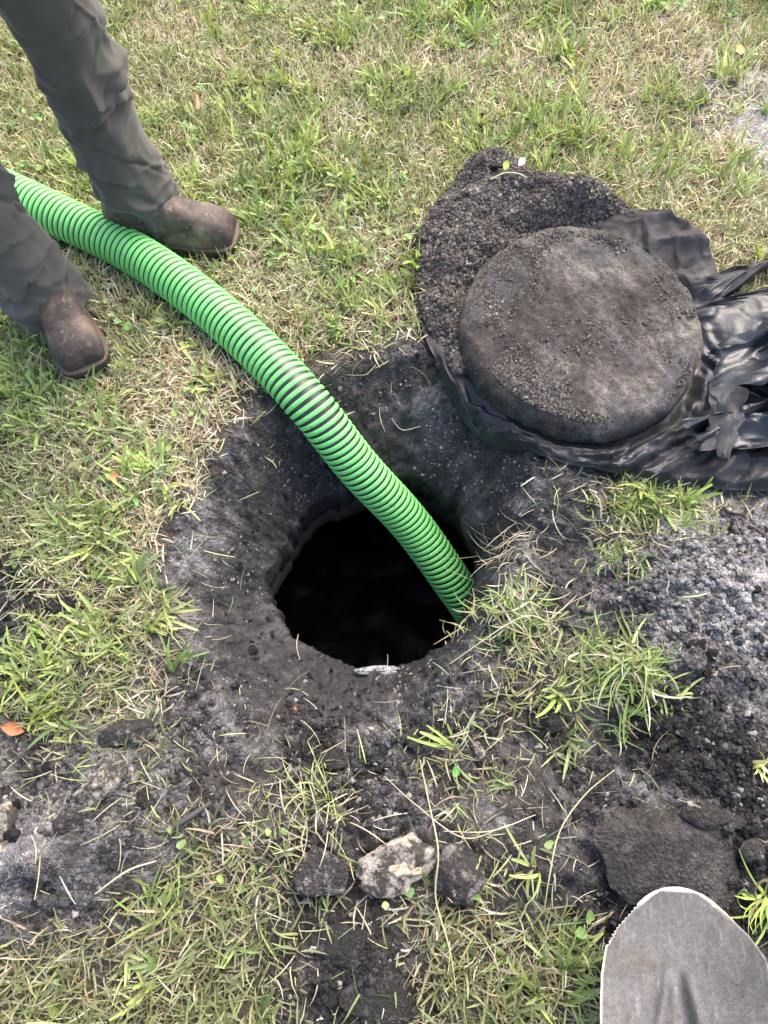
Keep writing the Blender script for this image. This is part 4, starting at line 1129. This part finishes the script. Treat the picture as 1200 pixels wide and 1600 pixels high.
# ------------------------------------------------------------------ crumbs too many to count
def crumb_nodes():
    """one irregular crumb set on every point, turned and scaled by the point's own attributes"""
    ng = bpy.data.node_groups.new('crumb_scatter', 'GeometryNodeTree')
    ng.interface.new_socket('Geometry', in_out='INPUT', socket_type='NodeSocketGeometry'); ng.interface.new_socket('Geometry', in_out='OUTPUT', socket_type='NodeSocketGeometry')
    N, Lk = ng.nodes, ng.links
    gi, go = N.new('NodeGroupInput'), N.new('NodeGroupOutput')
    ico = N.new('GeometryNodeMeshIcoSphere'); ico.inputs['Radius'].default_value = 1.0; ico.inputs['Subdivisions'].default_value = 2
    nz = N.new('ShaderNodeTexNoise'); nz.inputs['Scale'].default_value = 1.7; nz.inputs['Detail'].default_value = 3
    vm = N.new('ShaderNodeVectorMath'); vm.operation = 'SUBTRACT'; vm.inputs[1].default_value = (.5, .5, .5)
    vs2 = N.new('ShaderNodeVectorMath'); vs2.operation = 'SCALE'; vs2.inputs['Scale'].default_value = 2.2
    sp = N.new('GeometryNodeSetPosition'); sm = N.new('GeometryNodeSetMaterial'); sm.inputs['Material'].default_value = MAT['crumb']
    Lk.new(nz.outputs['Color'], vm.inputs[0]); Lk.new(vm.outputs[0], vs2.inputs[0]); Lk.new(ico.outputs['Mesh'], sp.inputs['Geometry']); Lk.new(vs2.outputs[0], sp.inputs['Offset'])
    Lk.new(sp.outputs[0], sm.inputs['Geometry'])
    iop = N.new('GeometryNodeInstanceOnPoints')
    def at(n_, ty):
        q = N.new('GeometryNodeInputNamedAttribute'); q.data_type = ty; q.inputs['Name'].default_value = n_; return q.outputs[0]
    Lk.new(gi.outputs[0], iop.inputs['Points']); Lk.new(sm.outputs[0], iop.inputs['Instance'])
    Lk.new(at('turn', 'FLOAT_VECTOR'), iop.inputs['Rotation']); Lk.new(at('size', 'FLOAT_VECTOR'), iop.inputs['Scale'])
    Lk.new(iop.outputs[0], go.inputs[0])
    return ng
CRUMB_NG = crumb_nodes()
def crumbs(name, xy, zf, smin, smax, colfun, label, seed):
    rg = np.random.default_rng(seed); n = len(xy)
    s = smin * (smax / smin) ** (rg.uniform(0, 1, n) ** 1.8)
    V = np.column_stack([xy, zf(xy[:, 0], xy[:, 1]) + s * 0.15]).astype(np.float32)
    me = bpy.data.meshes.new(name); me.vertices.add(n); me.vertices.foreach_set('co', V.ravel())
    q = me.attributes.new('turn', 'FLOAT_VECTOR', 'POINT'); q.data.foreach_set('vector', rg.uniform(0, 6.28, (n, 3)).astype(np.float32).ravel())
    q = me.attributes.new('size', 'FLOAT_VECTOR', 'POINT'); q.data.foreach_set('vector', (s[:, None] * rg.uniform(.6, 1.3, (n, 3))).astype(np.float32).ravel())
    q = me.attributes.new('col', 'FLOAT_COLOR', 'POINT'); q.data.foreach_set('color', np.column_stack([colfun(xy[:, 0], xy[:, 1], rg), np.ones(n)]).astype(np.float32).ravel())
    o = bpy.data.objects.new(name, me); COL.objects.link(o); me.materials.append(MAT['crumb'])
    md = o.modifiers.new('scatter', 'NODES'); md.node_group = CRUMB_NG
    tag(o, label, kind='stuff')
def crumb_col(x, y, rg):
    c = soil_colour(x, y)[:, :3] * rg.uniform(0.4, 1.7, (len(x), 1))
    w = rg.uniform(0, 1, len(x)) < 0.030 + 0.10 * sample(ASH, x, y)
    c[w] = np.array([0.33, 0.31, 0.285]) * rg.uniform(0.4, 1.3, (w.sum(), 1))
    return c
def crumb_dens(x, y):
    return np.clip(soil_dens(x, y) + 0.012 * free(x, y) * (1 - sstep(0.3, 0.9, sample(GRASS, x, y))), 0, 1)
def fleck_dens(x, y):
    r = np.hypot(x - HC[0], y - HC[1]); return free(x, y) * (r < .55) * (1 - sstep(.1, .4, sample(GRASS, x, y))) * sstep(-.2, .5, fbm(x * 7, y * 7, seed=155, octaves=2))
crumbs('soil_flecks', scatter_pts(1500, fleck_dens, seed=10), lambda x, y: height(x, y), .0006, .0034, lambda x, y, rg: np.array([0.30, 0.285, 0.27]) * rg.uniform(.25, 1.5, (len(x), 1)), 'pale flecks dotted over the damp slope of the pit', 14)
crumbs('soil_crumbs', scatter_pts(80000, crumb_dens, seed=9), lambda x, y: height(x, y), .0010, .0066, crumb_col, 'loose dark soil crumbs scattered over the bare ground', 12)
def heap_dens(x, y): return ((heap_t(x, y) > 0.02) & in_sheet(x, y, 0.005) & (np.hypot(x - LID_C.x, y - LID_C.y) > LID_R * .99)).astype(float)
def heap_col(x, y, rg):
    c = np.array([0.135, 0.116, 0.101]) * rg.uniform(0.35, 1.9, (len(x), 1)); w = rg.uniform(0, 1, len(x)) < 0.035
    c[w] = np.array([0.42, 0.38, 0.34]) * rg.uniform(0.6, 1.3, (w.sum(), 1)); return c
crumbs('heap_crumbs', scatter_pts(26000, heap_dens, -.05, .8, .75, 1.7, seed=13), lambda x, y: heap_z(x, y), .0009, .0048, heap_col, 'loose dark crumbs covering the soil heap on the plastic', 15)
def lid_dens(x, y):
    r = np.hypot(x - LID_C.x, y - LID_C.y) / LID_R; n = fbm(x * 9, y * 9, seed=161, octaves=3)
    left = sstep(0.15, -0.2, (x - LID_C.x)) 
    return (r < .93) * sstep(-.15, .5, n) * (0.10 + 0.75 * left * sstep(.45, .9, r) + .35 * sstep(.6, .9, r))
crumbs('lid_crumbs', scatter_pts(14000, lid_dens, .1, .75, .7, 1.35, seed=17), lambda x, y: lid_top(x, y) - .045 * (1 - np.sqrt(np.maximum(1 - np.clip((np.hypot(x - LID_C.x, y - LID_C.y) / LID_R - .84) / .16, 0, 1) ** 2.2, 0))), .0007, .0030, heap_col, 'fine soil crumbs stuck on top of the round lid', 19)

# ------------------------------------------------------------------ grass
def blades(n, seed): return np.random.default_rng(seed)
def blade_mesh(base, az, el, curl, length, width, c0, c1, seg=3, blunt=0.25, fold=False, twist=None, swerve=0.6):
    """arrays of blades -> verts, faces, colours"""
    n = len(base)
    t = np.linspace(0, 1, seg + 1)
    e = el[:, None] - curl[:, None] * t[None] 
    dl = (length / seg)[:, None]
    h = np.concatenate([np.zeros((n, 1)), np.cumsum(np.cos(e[:, :-1]) * dl, 1)], 1); v = np.concatenate([np.zeros((n, 1)), np.cumsum(np.sin(e[:, :-1]) * dl, 1)], 1)
    v = np.maximum(v, -base[:, 2:3] * 0 - 0.004)
    sw = np.random.default_rng(n).normal(0, swerve, n)
    aa = az[:, None] + sw[:, None] * t[None]
    hs = np.diff(h, axis=1)
    hx = np.concatenate([np.zeros((n, 1)), np.cumsum(hs * np.cos(aa[:, :-1]), 1)], 1); hy = np.concatenate([np.zeros((n, 1)), np.cumsum(hs * np.sin(aa[:, :-1]), 1)], 1)
    dx, dy = np.cos(aa), np.sin(aa)
    C = np.stack([base[:, :1] + hx, base[:, 1:2] + hy, base[:, 2:3] + v], -1)
    tw = np.zeros(n) if twist is None else twist
    side = np.stack([-np.sin(az) * np.cos(tw), np.cos(az) * np.cos(tw), np.sin(tw)], -1)[:, None]
    prof = np.interp(t, [0, .25, .7, 1], [.55, 1, .8, blunt])[None, :, None] * (width / 2)[:, None, None]
    A, B = C - side * prof, C + side * prof
    if fold:
        up = np.stack([-np.sin(e) * dx, -np.sin(e) * dy, np.cos(e)], -1)
        mid = C - up * prof * 0.45
        V = np.stack([A, mid, B], 2); k = 3
    else:
        V = np.stack([A, B], 2); k = 2
    m = (seg + 1) * k
    f = []
    for s_ in range(seg):
        for j in range(k - 1):
            f.append((s_ * k + j, s_ * k + j + 1, (s_ + 1) * k + j + 1, (s_ + 1) * k + j))
    Fc = (np.array(f)[None] + (np.arange(n) * m)[:, None, None]).reshape(-1, 4)
    tt = t[None, :, None, None]
    cc = np.broadcast_to(c0[:, None, None] * (1 - tt) + c1[:, None, None] * tt, (n, seg + 1, k, 3))
    return V.reshape(-1, 3), Fc, cc.reshape(-1, 3)

def grass_free(x, y, margin=0.0):
    ok = free(x, y)
    for bx, by, ba in BOOTS:
        lx = (x - bx) * math.cos(ba) + (y - by) * math.sin(ba); ly = -(x - bx) * math.sin(ba) + (y - by) * math.cos(ba)
        ok &= ~((lx > -.095) & (lx < .212) & (np.abs(ly) < .058))
    return ok
def hose_near(x, y):
    q = HOSE[::10]; d = np.full(len(x), 9.0)
    for k in range(0, len(q)):
        if q[k, 2] < 0.0: continue
        d = np.minimum(d, np.hypot(x - q[k, 0], y - q[k, 1]))
    return d
for c_ in []: pass
SL_C = P(1015, 1335); 
def grass_dens(x, y):
    g = sample(GRASS, x, y)
    n = fbm(x * 7, y * 7, seed=171, octaves=3) * 0.30 + fbm(x * 26, y * 26, seed=173, octaves=2) * 0.22
    u, v = PIX(x, y)
    d = sstep(0.30, 0.80, g + n - 0.10 * sstep(850, 1150, v)) * (0.25 + 0.75 * g) * (1 - 0.30 * sstep(850, 1200, v))
    d = d * grass_free(x, y)
    d = d * (np.hypot((x - SL_C.x) / .15, (y - SL_C.y) / .10) > 1)
    u, v = PIX(x, y)
    out = (u < -120) | (u > 1320) | (v < -150) | (v > 1680)
    return d * np.where(out, 0.15, 1.0)

STRAW = np.array([[.62, .54, .38], [.52, .43, .29], [.72, .66, .51], [.40, .30, .20], [.60, .57, .42]])
GREEN = np.array([[.24, .30, .11], [.19, .25, .12], [.31, .37, .15], [.28, .33, .20], [.38, .42, .18]])
LUSH = np.array([[.26, .37, .095], [.36, .46, .12], [.21, .31, .095], [.44, .51, .17], [.31, .40, .14]])

def build_lawn():
    rg = np.random.default_rng(181)
    N = 230000
    xy = scatter_pts(N, grass_dens, -2.3, 2.3, -0.9, 3.7, seed=183)
    x, y = xy[:, 0], xy[:, 1]
    u, v = PIX(x, y)
    dry = sample(DRY, x, y) + 0.28 * fbm(x * 9, y * 9, seed=187, octaves=3)
    isdry = rg.uniform(0, 1, N) < np.clip(dry * 1.0 + 0.03, 0.08, 0.95)
    near_h = hose_near(x, y)
    z = height(x, y) - 0.003
    L = np.where(isdry, rg.uniform(.020, .060, N), rg.uniform(.022, .058, N)) * (1 + 0.25 * sstep(1150, 1500, v))
    W = np.where(isdry, rg.uniform(.0017, .0043, N), rg.uniform(.0020, .0052, N))
    az = rg.uniform(0, 2 * math.pi, N) 
    el = np.where(isdry, rg.normal(0.45, 0.45, N), rg.normal(0.85, 0.40, N))
    el = np.clip(el, 0.02, 1.45)
    press = near_h < 0.055
    el = np.where(press, el * .25, el); L = np.where(press, L * .8, L)
    curl = rg.normal(0.35, 0.55, N)
    k = rg.integers(0, 5, N)
    c = np.where(isdry[:, None], STRAW[k], GREEN[k]) * rg.uniform(.65, 1.3, (N, 1)) * (1 + rg.normal(0, .06, (N, 3)))
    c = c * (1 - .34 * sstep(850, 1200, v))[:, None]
    mixy = rg.uniform(0, 1, N)[:, None] * (~isdry)[:, None]
    tipc = c * (1 - .35 * mixy) + np.array([.40, .36, .16]) * .35 * mixy
    basec = c * .8 + np.array([.30, .25, .14]) * .2
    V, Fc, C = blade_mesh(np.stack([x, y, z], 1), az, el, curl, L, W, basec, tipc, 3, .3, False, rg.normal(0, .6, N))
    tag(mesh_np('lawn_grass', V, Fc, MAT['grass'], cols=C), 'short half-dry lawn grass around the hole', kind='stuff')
    # tufts of broad, mown blades
    def tuft_dens(x, y):
        pu, pv = PIX(x, y)
        return grass_dens(x, y) * sample(TUFT, x, y) ** 1.3 * (1 - .45 * sstep(1100, 1300, pv)) * sstep(-.15, .45, fbm(x * 8, y * 8, seed=191, octaves=3)) * (hose_near(x, y) > .07)
    NT = 2900
    t = scatter_pts(NT, tuft_dens, -2.3, 2.3, -0.9, 3.7, seed=193)
    nb = rg.integers(3, 9, NT); idx = np.repeat(np.arange(NT), nb); n = len(idx)
    lean = rg.uniform(0, 2 * math.pi, NT)[idx]
    size = rg.uniform(.7, 1.25, NT)[idx]
    bx = t[idx, 0] + rg.normal(0, .006, n); by = t[idx, 1] + rg.normal(0, .006, n)
    tc = LUSH[rg.integers(0, 5, NT)][idx]
    _, pv = PIX(bx, by)
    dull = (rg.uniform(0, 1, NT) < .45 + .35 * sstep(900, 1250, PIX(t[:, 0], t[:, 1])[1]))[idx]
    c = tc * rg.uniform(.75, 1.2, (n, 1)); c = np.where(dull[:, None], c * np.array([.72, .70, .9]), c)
    az = lean + rg.normal(0, .8, n); el = np.clip(rg.normal(.85, .32, n), .1, 1.4)
    L = rg.uniform(.035, .080, n) * size; W = rg.uniform(.0042, .0090, n) * size
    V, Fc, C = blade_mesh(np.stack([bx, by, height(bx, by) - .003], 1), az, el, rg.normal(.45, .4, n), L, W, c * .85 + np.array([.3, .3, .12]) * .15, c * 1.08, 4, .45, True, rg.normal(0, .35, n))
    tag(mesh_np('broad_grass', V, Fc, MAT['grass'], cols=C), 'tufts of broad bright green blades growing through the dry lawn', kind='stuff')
    # tiny broad-leaved weeds
    def weed_dens(x, y):
        u, v = PIX(x, y)
        return grass_dens(x, y) * sstep(.05, .5, fbm(x * 4, y * 4, seed=197, octaves=2)) * (0.25 + 0.75 * (sstep(1000, 1150, u) * sstep(250, 50, v)) + .1 * sstep(1000, 1300, v)) * (hose_near(x, y) > .07)
    NW = 1700
    w = scatter_pts(NW, weed_dens, -2.3, 2.3, -0.9, 3.7, seed=199)
    az = rg.uniform(0, 6.28, NW); c = np.array([.17, .26, .08]) * rg.uniform(.7, 1.5, (NW, 1)) * (1 + rg.normal(0, .12, (NW, 3)))
    L = rg.uniform(.010, .021, NW); hgt = rg.uniform(.008, .035, NW)
    V, Fc, C = blade_mesh(np.stack([w[:, 0], w[:, 1], height(w[:, 0], w[:, 1]) + hgt], 1), az, rg.normal(.2, .3, NW), rg.normal(.3, .3, NW), L, L * rg.uniform(.6, .95, NW), c, c * 1.1, 4, .35, True, rg.normal(0, .3, NW))
    tag(mesh_np('weed_leaves', V, Fc, MAT['grass'], cols=C), 'small round weed leaves mixed into the lawn grass', kind='stuff')
    # loose straws lying on the soil
    def straw_dens(x, y):
        g = sample(GRASS, x, y); u, v = PIX(x, y)
        return grass_free(x, y) * (0.08 + sstep(.02, .35, g)) * (1 - .6 * sstep(.6, .95, g)) * (v > 560)
    NS = 2200
    w = scatter_pts(NS, straw_dens, -1.1, 1.1, -0.6, 1.3, seed=211)
    c = STRAW[rg.integers(0, 5, NS)] * rg.uniform(.4, .85, (NS, 1)); gr = rg.uniform(0, 1, NS) < .35; c[gr] = (GREEN[rg.integers(0, 5, NS)] * 1.25)[gr]
    L = rg.uniform(.015, .075, NS)
    V, Fc, C = blade_mesh(np.stack([w[:, 0], w[:, 1], height(w[:, 0], w[:, 1]) + .003], 1), rg.uniform(0, 6.28, NS), rg.normal(.18, .16, NS), rg.normal(.25, .3, NS), L, rg.uniform(.0010, .0026, NS), c, c, 5, .5, False, rg.normal(0, .6, NS))
    tag(mesh_np('straw_litter', V, Fc, MAT['grass'], cols=C), 'loose straws and pulled grass lying on the dug soil', kind='stuff')
build_lawn()
# ------------------------------------------------------------------ single plants and litter one can pick out
def clump(name, u, v, n, L0, L1, W0, W1, cols, seed, label, spread=.03, el=(.5, .4), az=None, lift=.0, cat='grass clump', dry=.25):
    """a pulled-up or standing clump of grass: blades in one mesh"""
    rg = np.random.default_rng(seed); c = P(u, v); 
    b = np.stack([rg.normal(0, spread, n), rg.normal(0, spread * .8, n)], 1)
    g0 = float(height(np.array([c.x]), np.array([c.y]))[0])
    z = height(b[:, 0] + c.x, b[:, 1] + c.y) - g0 + lift * np.exp(-(b ** 2).sum(1) / spread ** 2)
    a = rg.uniform(0, 6.28, n) if az is None else rg.normal(az[0], az[1], n)
    cc = np.array(cols)[rg.integers(0, len(cols), n)] * rg.uniform(.75, 1.2, (n, 1))
    d = rg.uniform(0, 1, n) < dry; cc[d] = STRAW[rg.integers(0, 5, n)][d] * rg.uniform(.5, .9, (d.sum(), 1))
    L = rg.uniform(L0, L1, n); W = rg.uniform(W0, W1, n)
    V, Fc, C = blade_mesh(np.column_stack([b, z]), a, np.clip(rg.normal(el[0], el[1], n), .03, 1.4), rg.normal(.25, .8, n), L, W, cc * .9, cc * 1.05, 6, .25, True, rg.normal(0, .5, n), 1.3)
    o = mesh_np(name, V, Fc, MAT['grass'], cols=C); o.location = (c.x, c.y, g0)
    return tag(o, label, cat)
YG = [(.31, .38, .12), (.25, .33, .10), (.36, .42, .17), (.20, .28, .09)]
DG = [(.14, .21, .07), (.18, .26, .08), (.25, .32, .11)]
clump('grass_clump', 965, 1060, 330, .03, .095, .002, .006, YG + DG + DG, 501, 'pale green pulled-up grass clump lying on soil right of the hole', .046, (.15, .30), lift=.03, dry=.15)
clump('grass_clump', 800, 965, 240, .03, .08, .0016, .0048, YG[:2] + DG + DG, 502, 'grass clump with dry stems on the rim just right of the hole', .05, (.22, .35), lift=.02, dry=.4)
clump('grass_tuft', 1163, 1200, 16, .03, .055, .004, .008, [(.50, .52, .22), (.56, .56, .30)], 503, 'yellowish folded grass tuft alone on bare soil at the right edge', .006, (1.0, .3), dry=0, cat='grass tuft')
clump('grass_tuft', 1185, 1405, 26, .05, .11, .003, .007, [(.34, .44, .10), (.26, .37, .09)], 504, 'green grass tuft at the right edge beside the shovel tip', .010, (.4, .25), az=(3.3, .7), dry=.1, cat='grass tuft')
clump('grass_clump', 985, 780, 130, .03, .085, .003, .007, DG + YG[:1], 505, 'green grass strip along the near edge of the plastic sheet', .034, (.5, .3), az=(-1.3, .8), dry=.15)
clump('grass_clump', 965, 880, 110, .02, .06, .002, .005, DG, 506, 'small green clump between the hole and the ashy soil', .03, (.6, .35), dry=.2)
clump('grass_clump', 820, 840, 70, .04, .11, .0010, .0020, [(.42, .34, .22)], 507, 'thin brown dead roots hanging over the right side of the pit', .035, (.2, .2), az=(3.6, .6), dry=1.0, cat='roots')
clump('grass_clump', 210, 955, 40, .05, .13, .003, .008, [(.50, .52, .24), (.38, .44, .16)], 508, 'long flattened yellow-green blades pointing at the left side of the pit', .02, (.18, .15), az=(-.1, .4), dry=.3)
clump('grass_tuft', 55, 1120, 22, .05, .10, .004, .008, [(.48, .54, .14), (.38, .48, .10)], 509, 'bright yellow-green tuft beside the brown leaf at the left edge', .010, (.5, .3), az=(.2, .9), dry=0, cat='grass tuft')
clump('grass_tuft', 505, 1250, 34, .05, .11, .0016, .0034, [(.46, .46, .2), (.34, .4, .13)], 510, 'spindly tuft standing above the three stones below the hole', .022, (.9, .35), dry=.4, cat='grass tuft')
clump('grass_tuft', 245, 1430, 30, .06, .12, .003, .0065, YG, 511, 'light green upright tuft at the foot of the left soil mound', .014, (.6, .3), az=(1.0, .9), dry=.15, cat='grass tuft')
clump('grass_clump', 470, 1270, 150, .03, .09, .0012, .0026, YG[:1] + DG[:1], 512, 'dry tangled stems left above the stones below the hole', .055, (.4, .35), dry=.75)

def stalk(name, pts, rad, col, label, cat, leaf=None):
    rad = [r_ * (.75 if r_ < .003 else 1) for r_ in rad]
    v, f = tube([(p.x, p.y, float(height(np.array([p.x]), np.array([p.y]))[0]) + dz) for p, dz in pts], rad, 7, 40)
    o0 = v.mean(0); o0[2] = v[:, 2].min()
    m = M(name + '_stem'); n = m.noise(60, 4)
    o = mesh_np(name, v - o0, f, m.fin(m.mix(n, tuple(np.array(col) * .7), tuple(np.array(col) * 1.25)), .7)); o.location = o0
    return tag(o, label, cat)
stalk('dry_stalk', [(P(655, 1190), .03), (P(668, 1260), .035), (P(680, 1330), .06), (P(678, 1400), .045), (P(700, 1480), .03), (P(715, 1570), .01)], [.0012, .0018, .0020, .0018, .0012], (.40, .36, .20), 'long dry stalk lying down across the middle of the three stones', 'stalk')
stalk('dry_stalk', [(P(600, 1215), .02), (P(650, 1262), .03), (P(720, 1310), .025), (P(790, 1290), .02)], [.001, .0015, .001], (.42, .34, .24), 'thin stalk running slanted above the right grey stone', 'stalk')
stalk('dry_stalk', [(P(955, 1205), .01), (P(905, 1245), .03), (P(865, 1300), .035), (P(850, 1370), .02), (P(848, 1430), .008)], [.0009, .0014, .0016, .0012], (.42, .38, .20), 'pale curved stalk bending down left of the big soil slab', 'stalk')
stalk('dry_stalk', [(P(690, 1300), .02), (P(760, 1300), .03), (P(830, 1275), .02)], [.0010, .0014, .0010], (.45, .38, .24), 'short pale stalk level above the right grey stone', 'stalk')
stalk('stick', [(P(268, 1302), .008), (P(300, 1280), .016), (P(335, 1255), .012)], [.004, .0055, .0045], (.045, .04, .04), 'dark bent stick in the grass right of the left soil mound', 'stick')
stalk('root', [(P(612, 622), .006), (P(630, 635), .012), (P(660, 634), .008)], [.0008, .0014, .0010], (.50, .42, .30), 'pale curved root lying on soil between hose and lid', 'root')
stalk('root', [(P(450, 950), .004), (P(449, 975), .012), (P(455, 1000), .004)], [.0010, .0014, .0009], (.45, .36, .25), 'thin root hanging at the left rim of the hole', 'root')
stalk('root', [(P(165, 1395), .03), (P(215, 1360), .035), (P(255, 1345), .03)], [.0013, .0022, .0016], (.48, .40, .27), 'pale rooted runner across the left soil mound', 'root')
stalk('root', [(P(620, 1075, 0), .006), (P(560, 1100), .006), (P(700, 1040), .03), (P(800, 985), .05)][2:] + [(P(850, 985), .04)], [.0010, .0015, .0012], (.50, .45, .28), 'dry runner stem reaching from the rim into the right clump', 'root')

def leaf(name, u, v, L, W, rot, tilt, c0, c1, label, lift=.02, cat='leaf'):
    p = P(u, v); n = 14; k = 7
    t = np.linspace(0, 1, n)[:, None]; s = np.linspace(-1, 1, k)[None]
    w = W * np.sin(np.pi * np.clip(t, .02, .98)) ** .8
    X = (t - .5) * L + 0 * s; Y = w * s; Zz = .25 * W * s ** 2 + .15 * L * (t - .5) ** 2 + .06 * W * np.sin(9 * t + 2 * s)
    V = np.stack([X, Y, Zz], -1).reshape(-1, 3)
    m = M(name); q = m.noise(70, 4)
    o = mesh_np(name, V, grid_faces(n, k), m.fin(m.mix(q, c0, c1), .6))
    o.location = (p.x, p.y, float(height(np.array([p.x]), np.array([p.y]))[0]) + lift); o.rotation_euler = (tilt, .1, rot)
    return tag(o, label, cat)
leaf('fallen_leaf', 32, 1142, .042, .012, -.2, .3, (.28, .09, .03), (.45, .17, .06), 'reddish-brown fallen leaf in grass at the left edge', .03)
leaf('fallen_leaf', 455, 1096, .012, .005, .3, .1, (.24, .07, .02), (.34, .12, .04), 'tiny rust coloured leaf on the bare soil below the hole', .004)
leaf('fallen_leaf', 313, 178, .075, .005, 1.75, .5, (.38, .09, .05), (.50, .16, .09), 'narrow red dead blade in the lawn right of the far leg', .04)
leaf('fallen_leaf', 184, 755, .022, .007, .8, .3, (.34, .13, .05), (.45, .2, .08), 'small orange-brown leaf in dry grass left of the pit', .03)
leaf('yellow_flower', 1143, 108, .026, .012, .2, .5, (.80, .62, .12), (.85, .72, .22), 'small yellow flower in the lawn near the top right corner', .05, 'flower')
leaf('yellow_flower', 602, 1412, .012, .006, .2, .3, (.75, .65, .10), (.85, .75, .2), 'tiny yellow flower in grass under the middle stone', .03, 'flower')
# little seedling lying on the soil heap
def seedling():
    c = P(800, 283, .09); r = empty('seedling', tuple(c)); tag(r, 'tiny seedling with pale stem lying on the soil heap', 'seedling')
    m = M('seedling_stem'); ms = m.fin((.50, .52, .28), .5)
    v, f = tube([(-.055, -.012, .016), (-.02, .0, .024), (.01, -.004, .026), (.032, -.012, .02)], [.001, .0014, .0014, .001], 7, 24); mesh_np('stem', v, f, ms, r)
    for x, y, z, rz, cc in ((-.022, .006, .028, 1.2, (.34, .42, .06)), (.012, .012, .034, .9, (.55, .62, .48))):
        n, k = 10, 5; t = np.linspace(0, 1, n)[:, None]; s = np.linspace(-1, 1, k)[None]
        V = np.stack([t * .022 + 0 * s, .008 * s * np.sin(np.pi * np.clip(t, .03, .97)) ** .7, .002 * s ** 2 + .004 * t], -1).reshape(-1, 3)
        m = M('seedling_leaf'); q = mesh_np('leaf', V, grid_faces(n, k), m.fin(cc, .5), r); q.location = (x, y, z); q.rotation_euler = (.2, -.3, rz)
seedling()
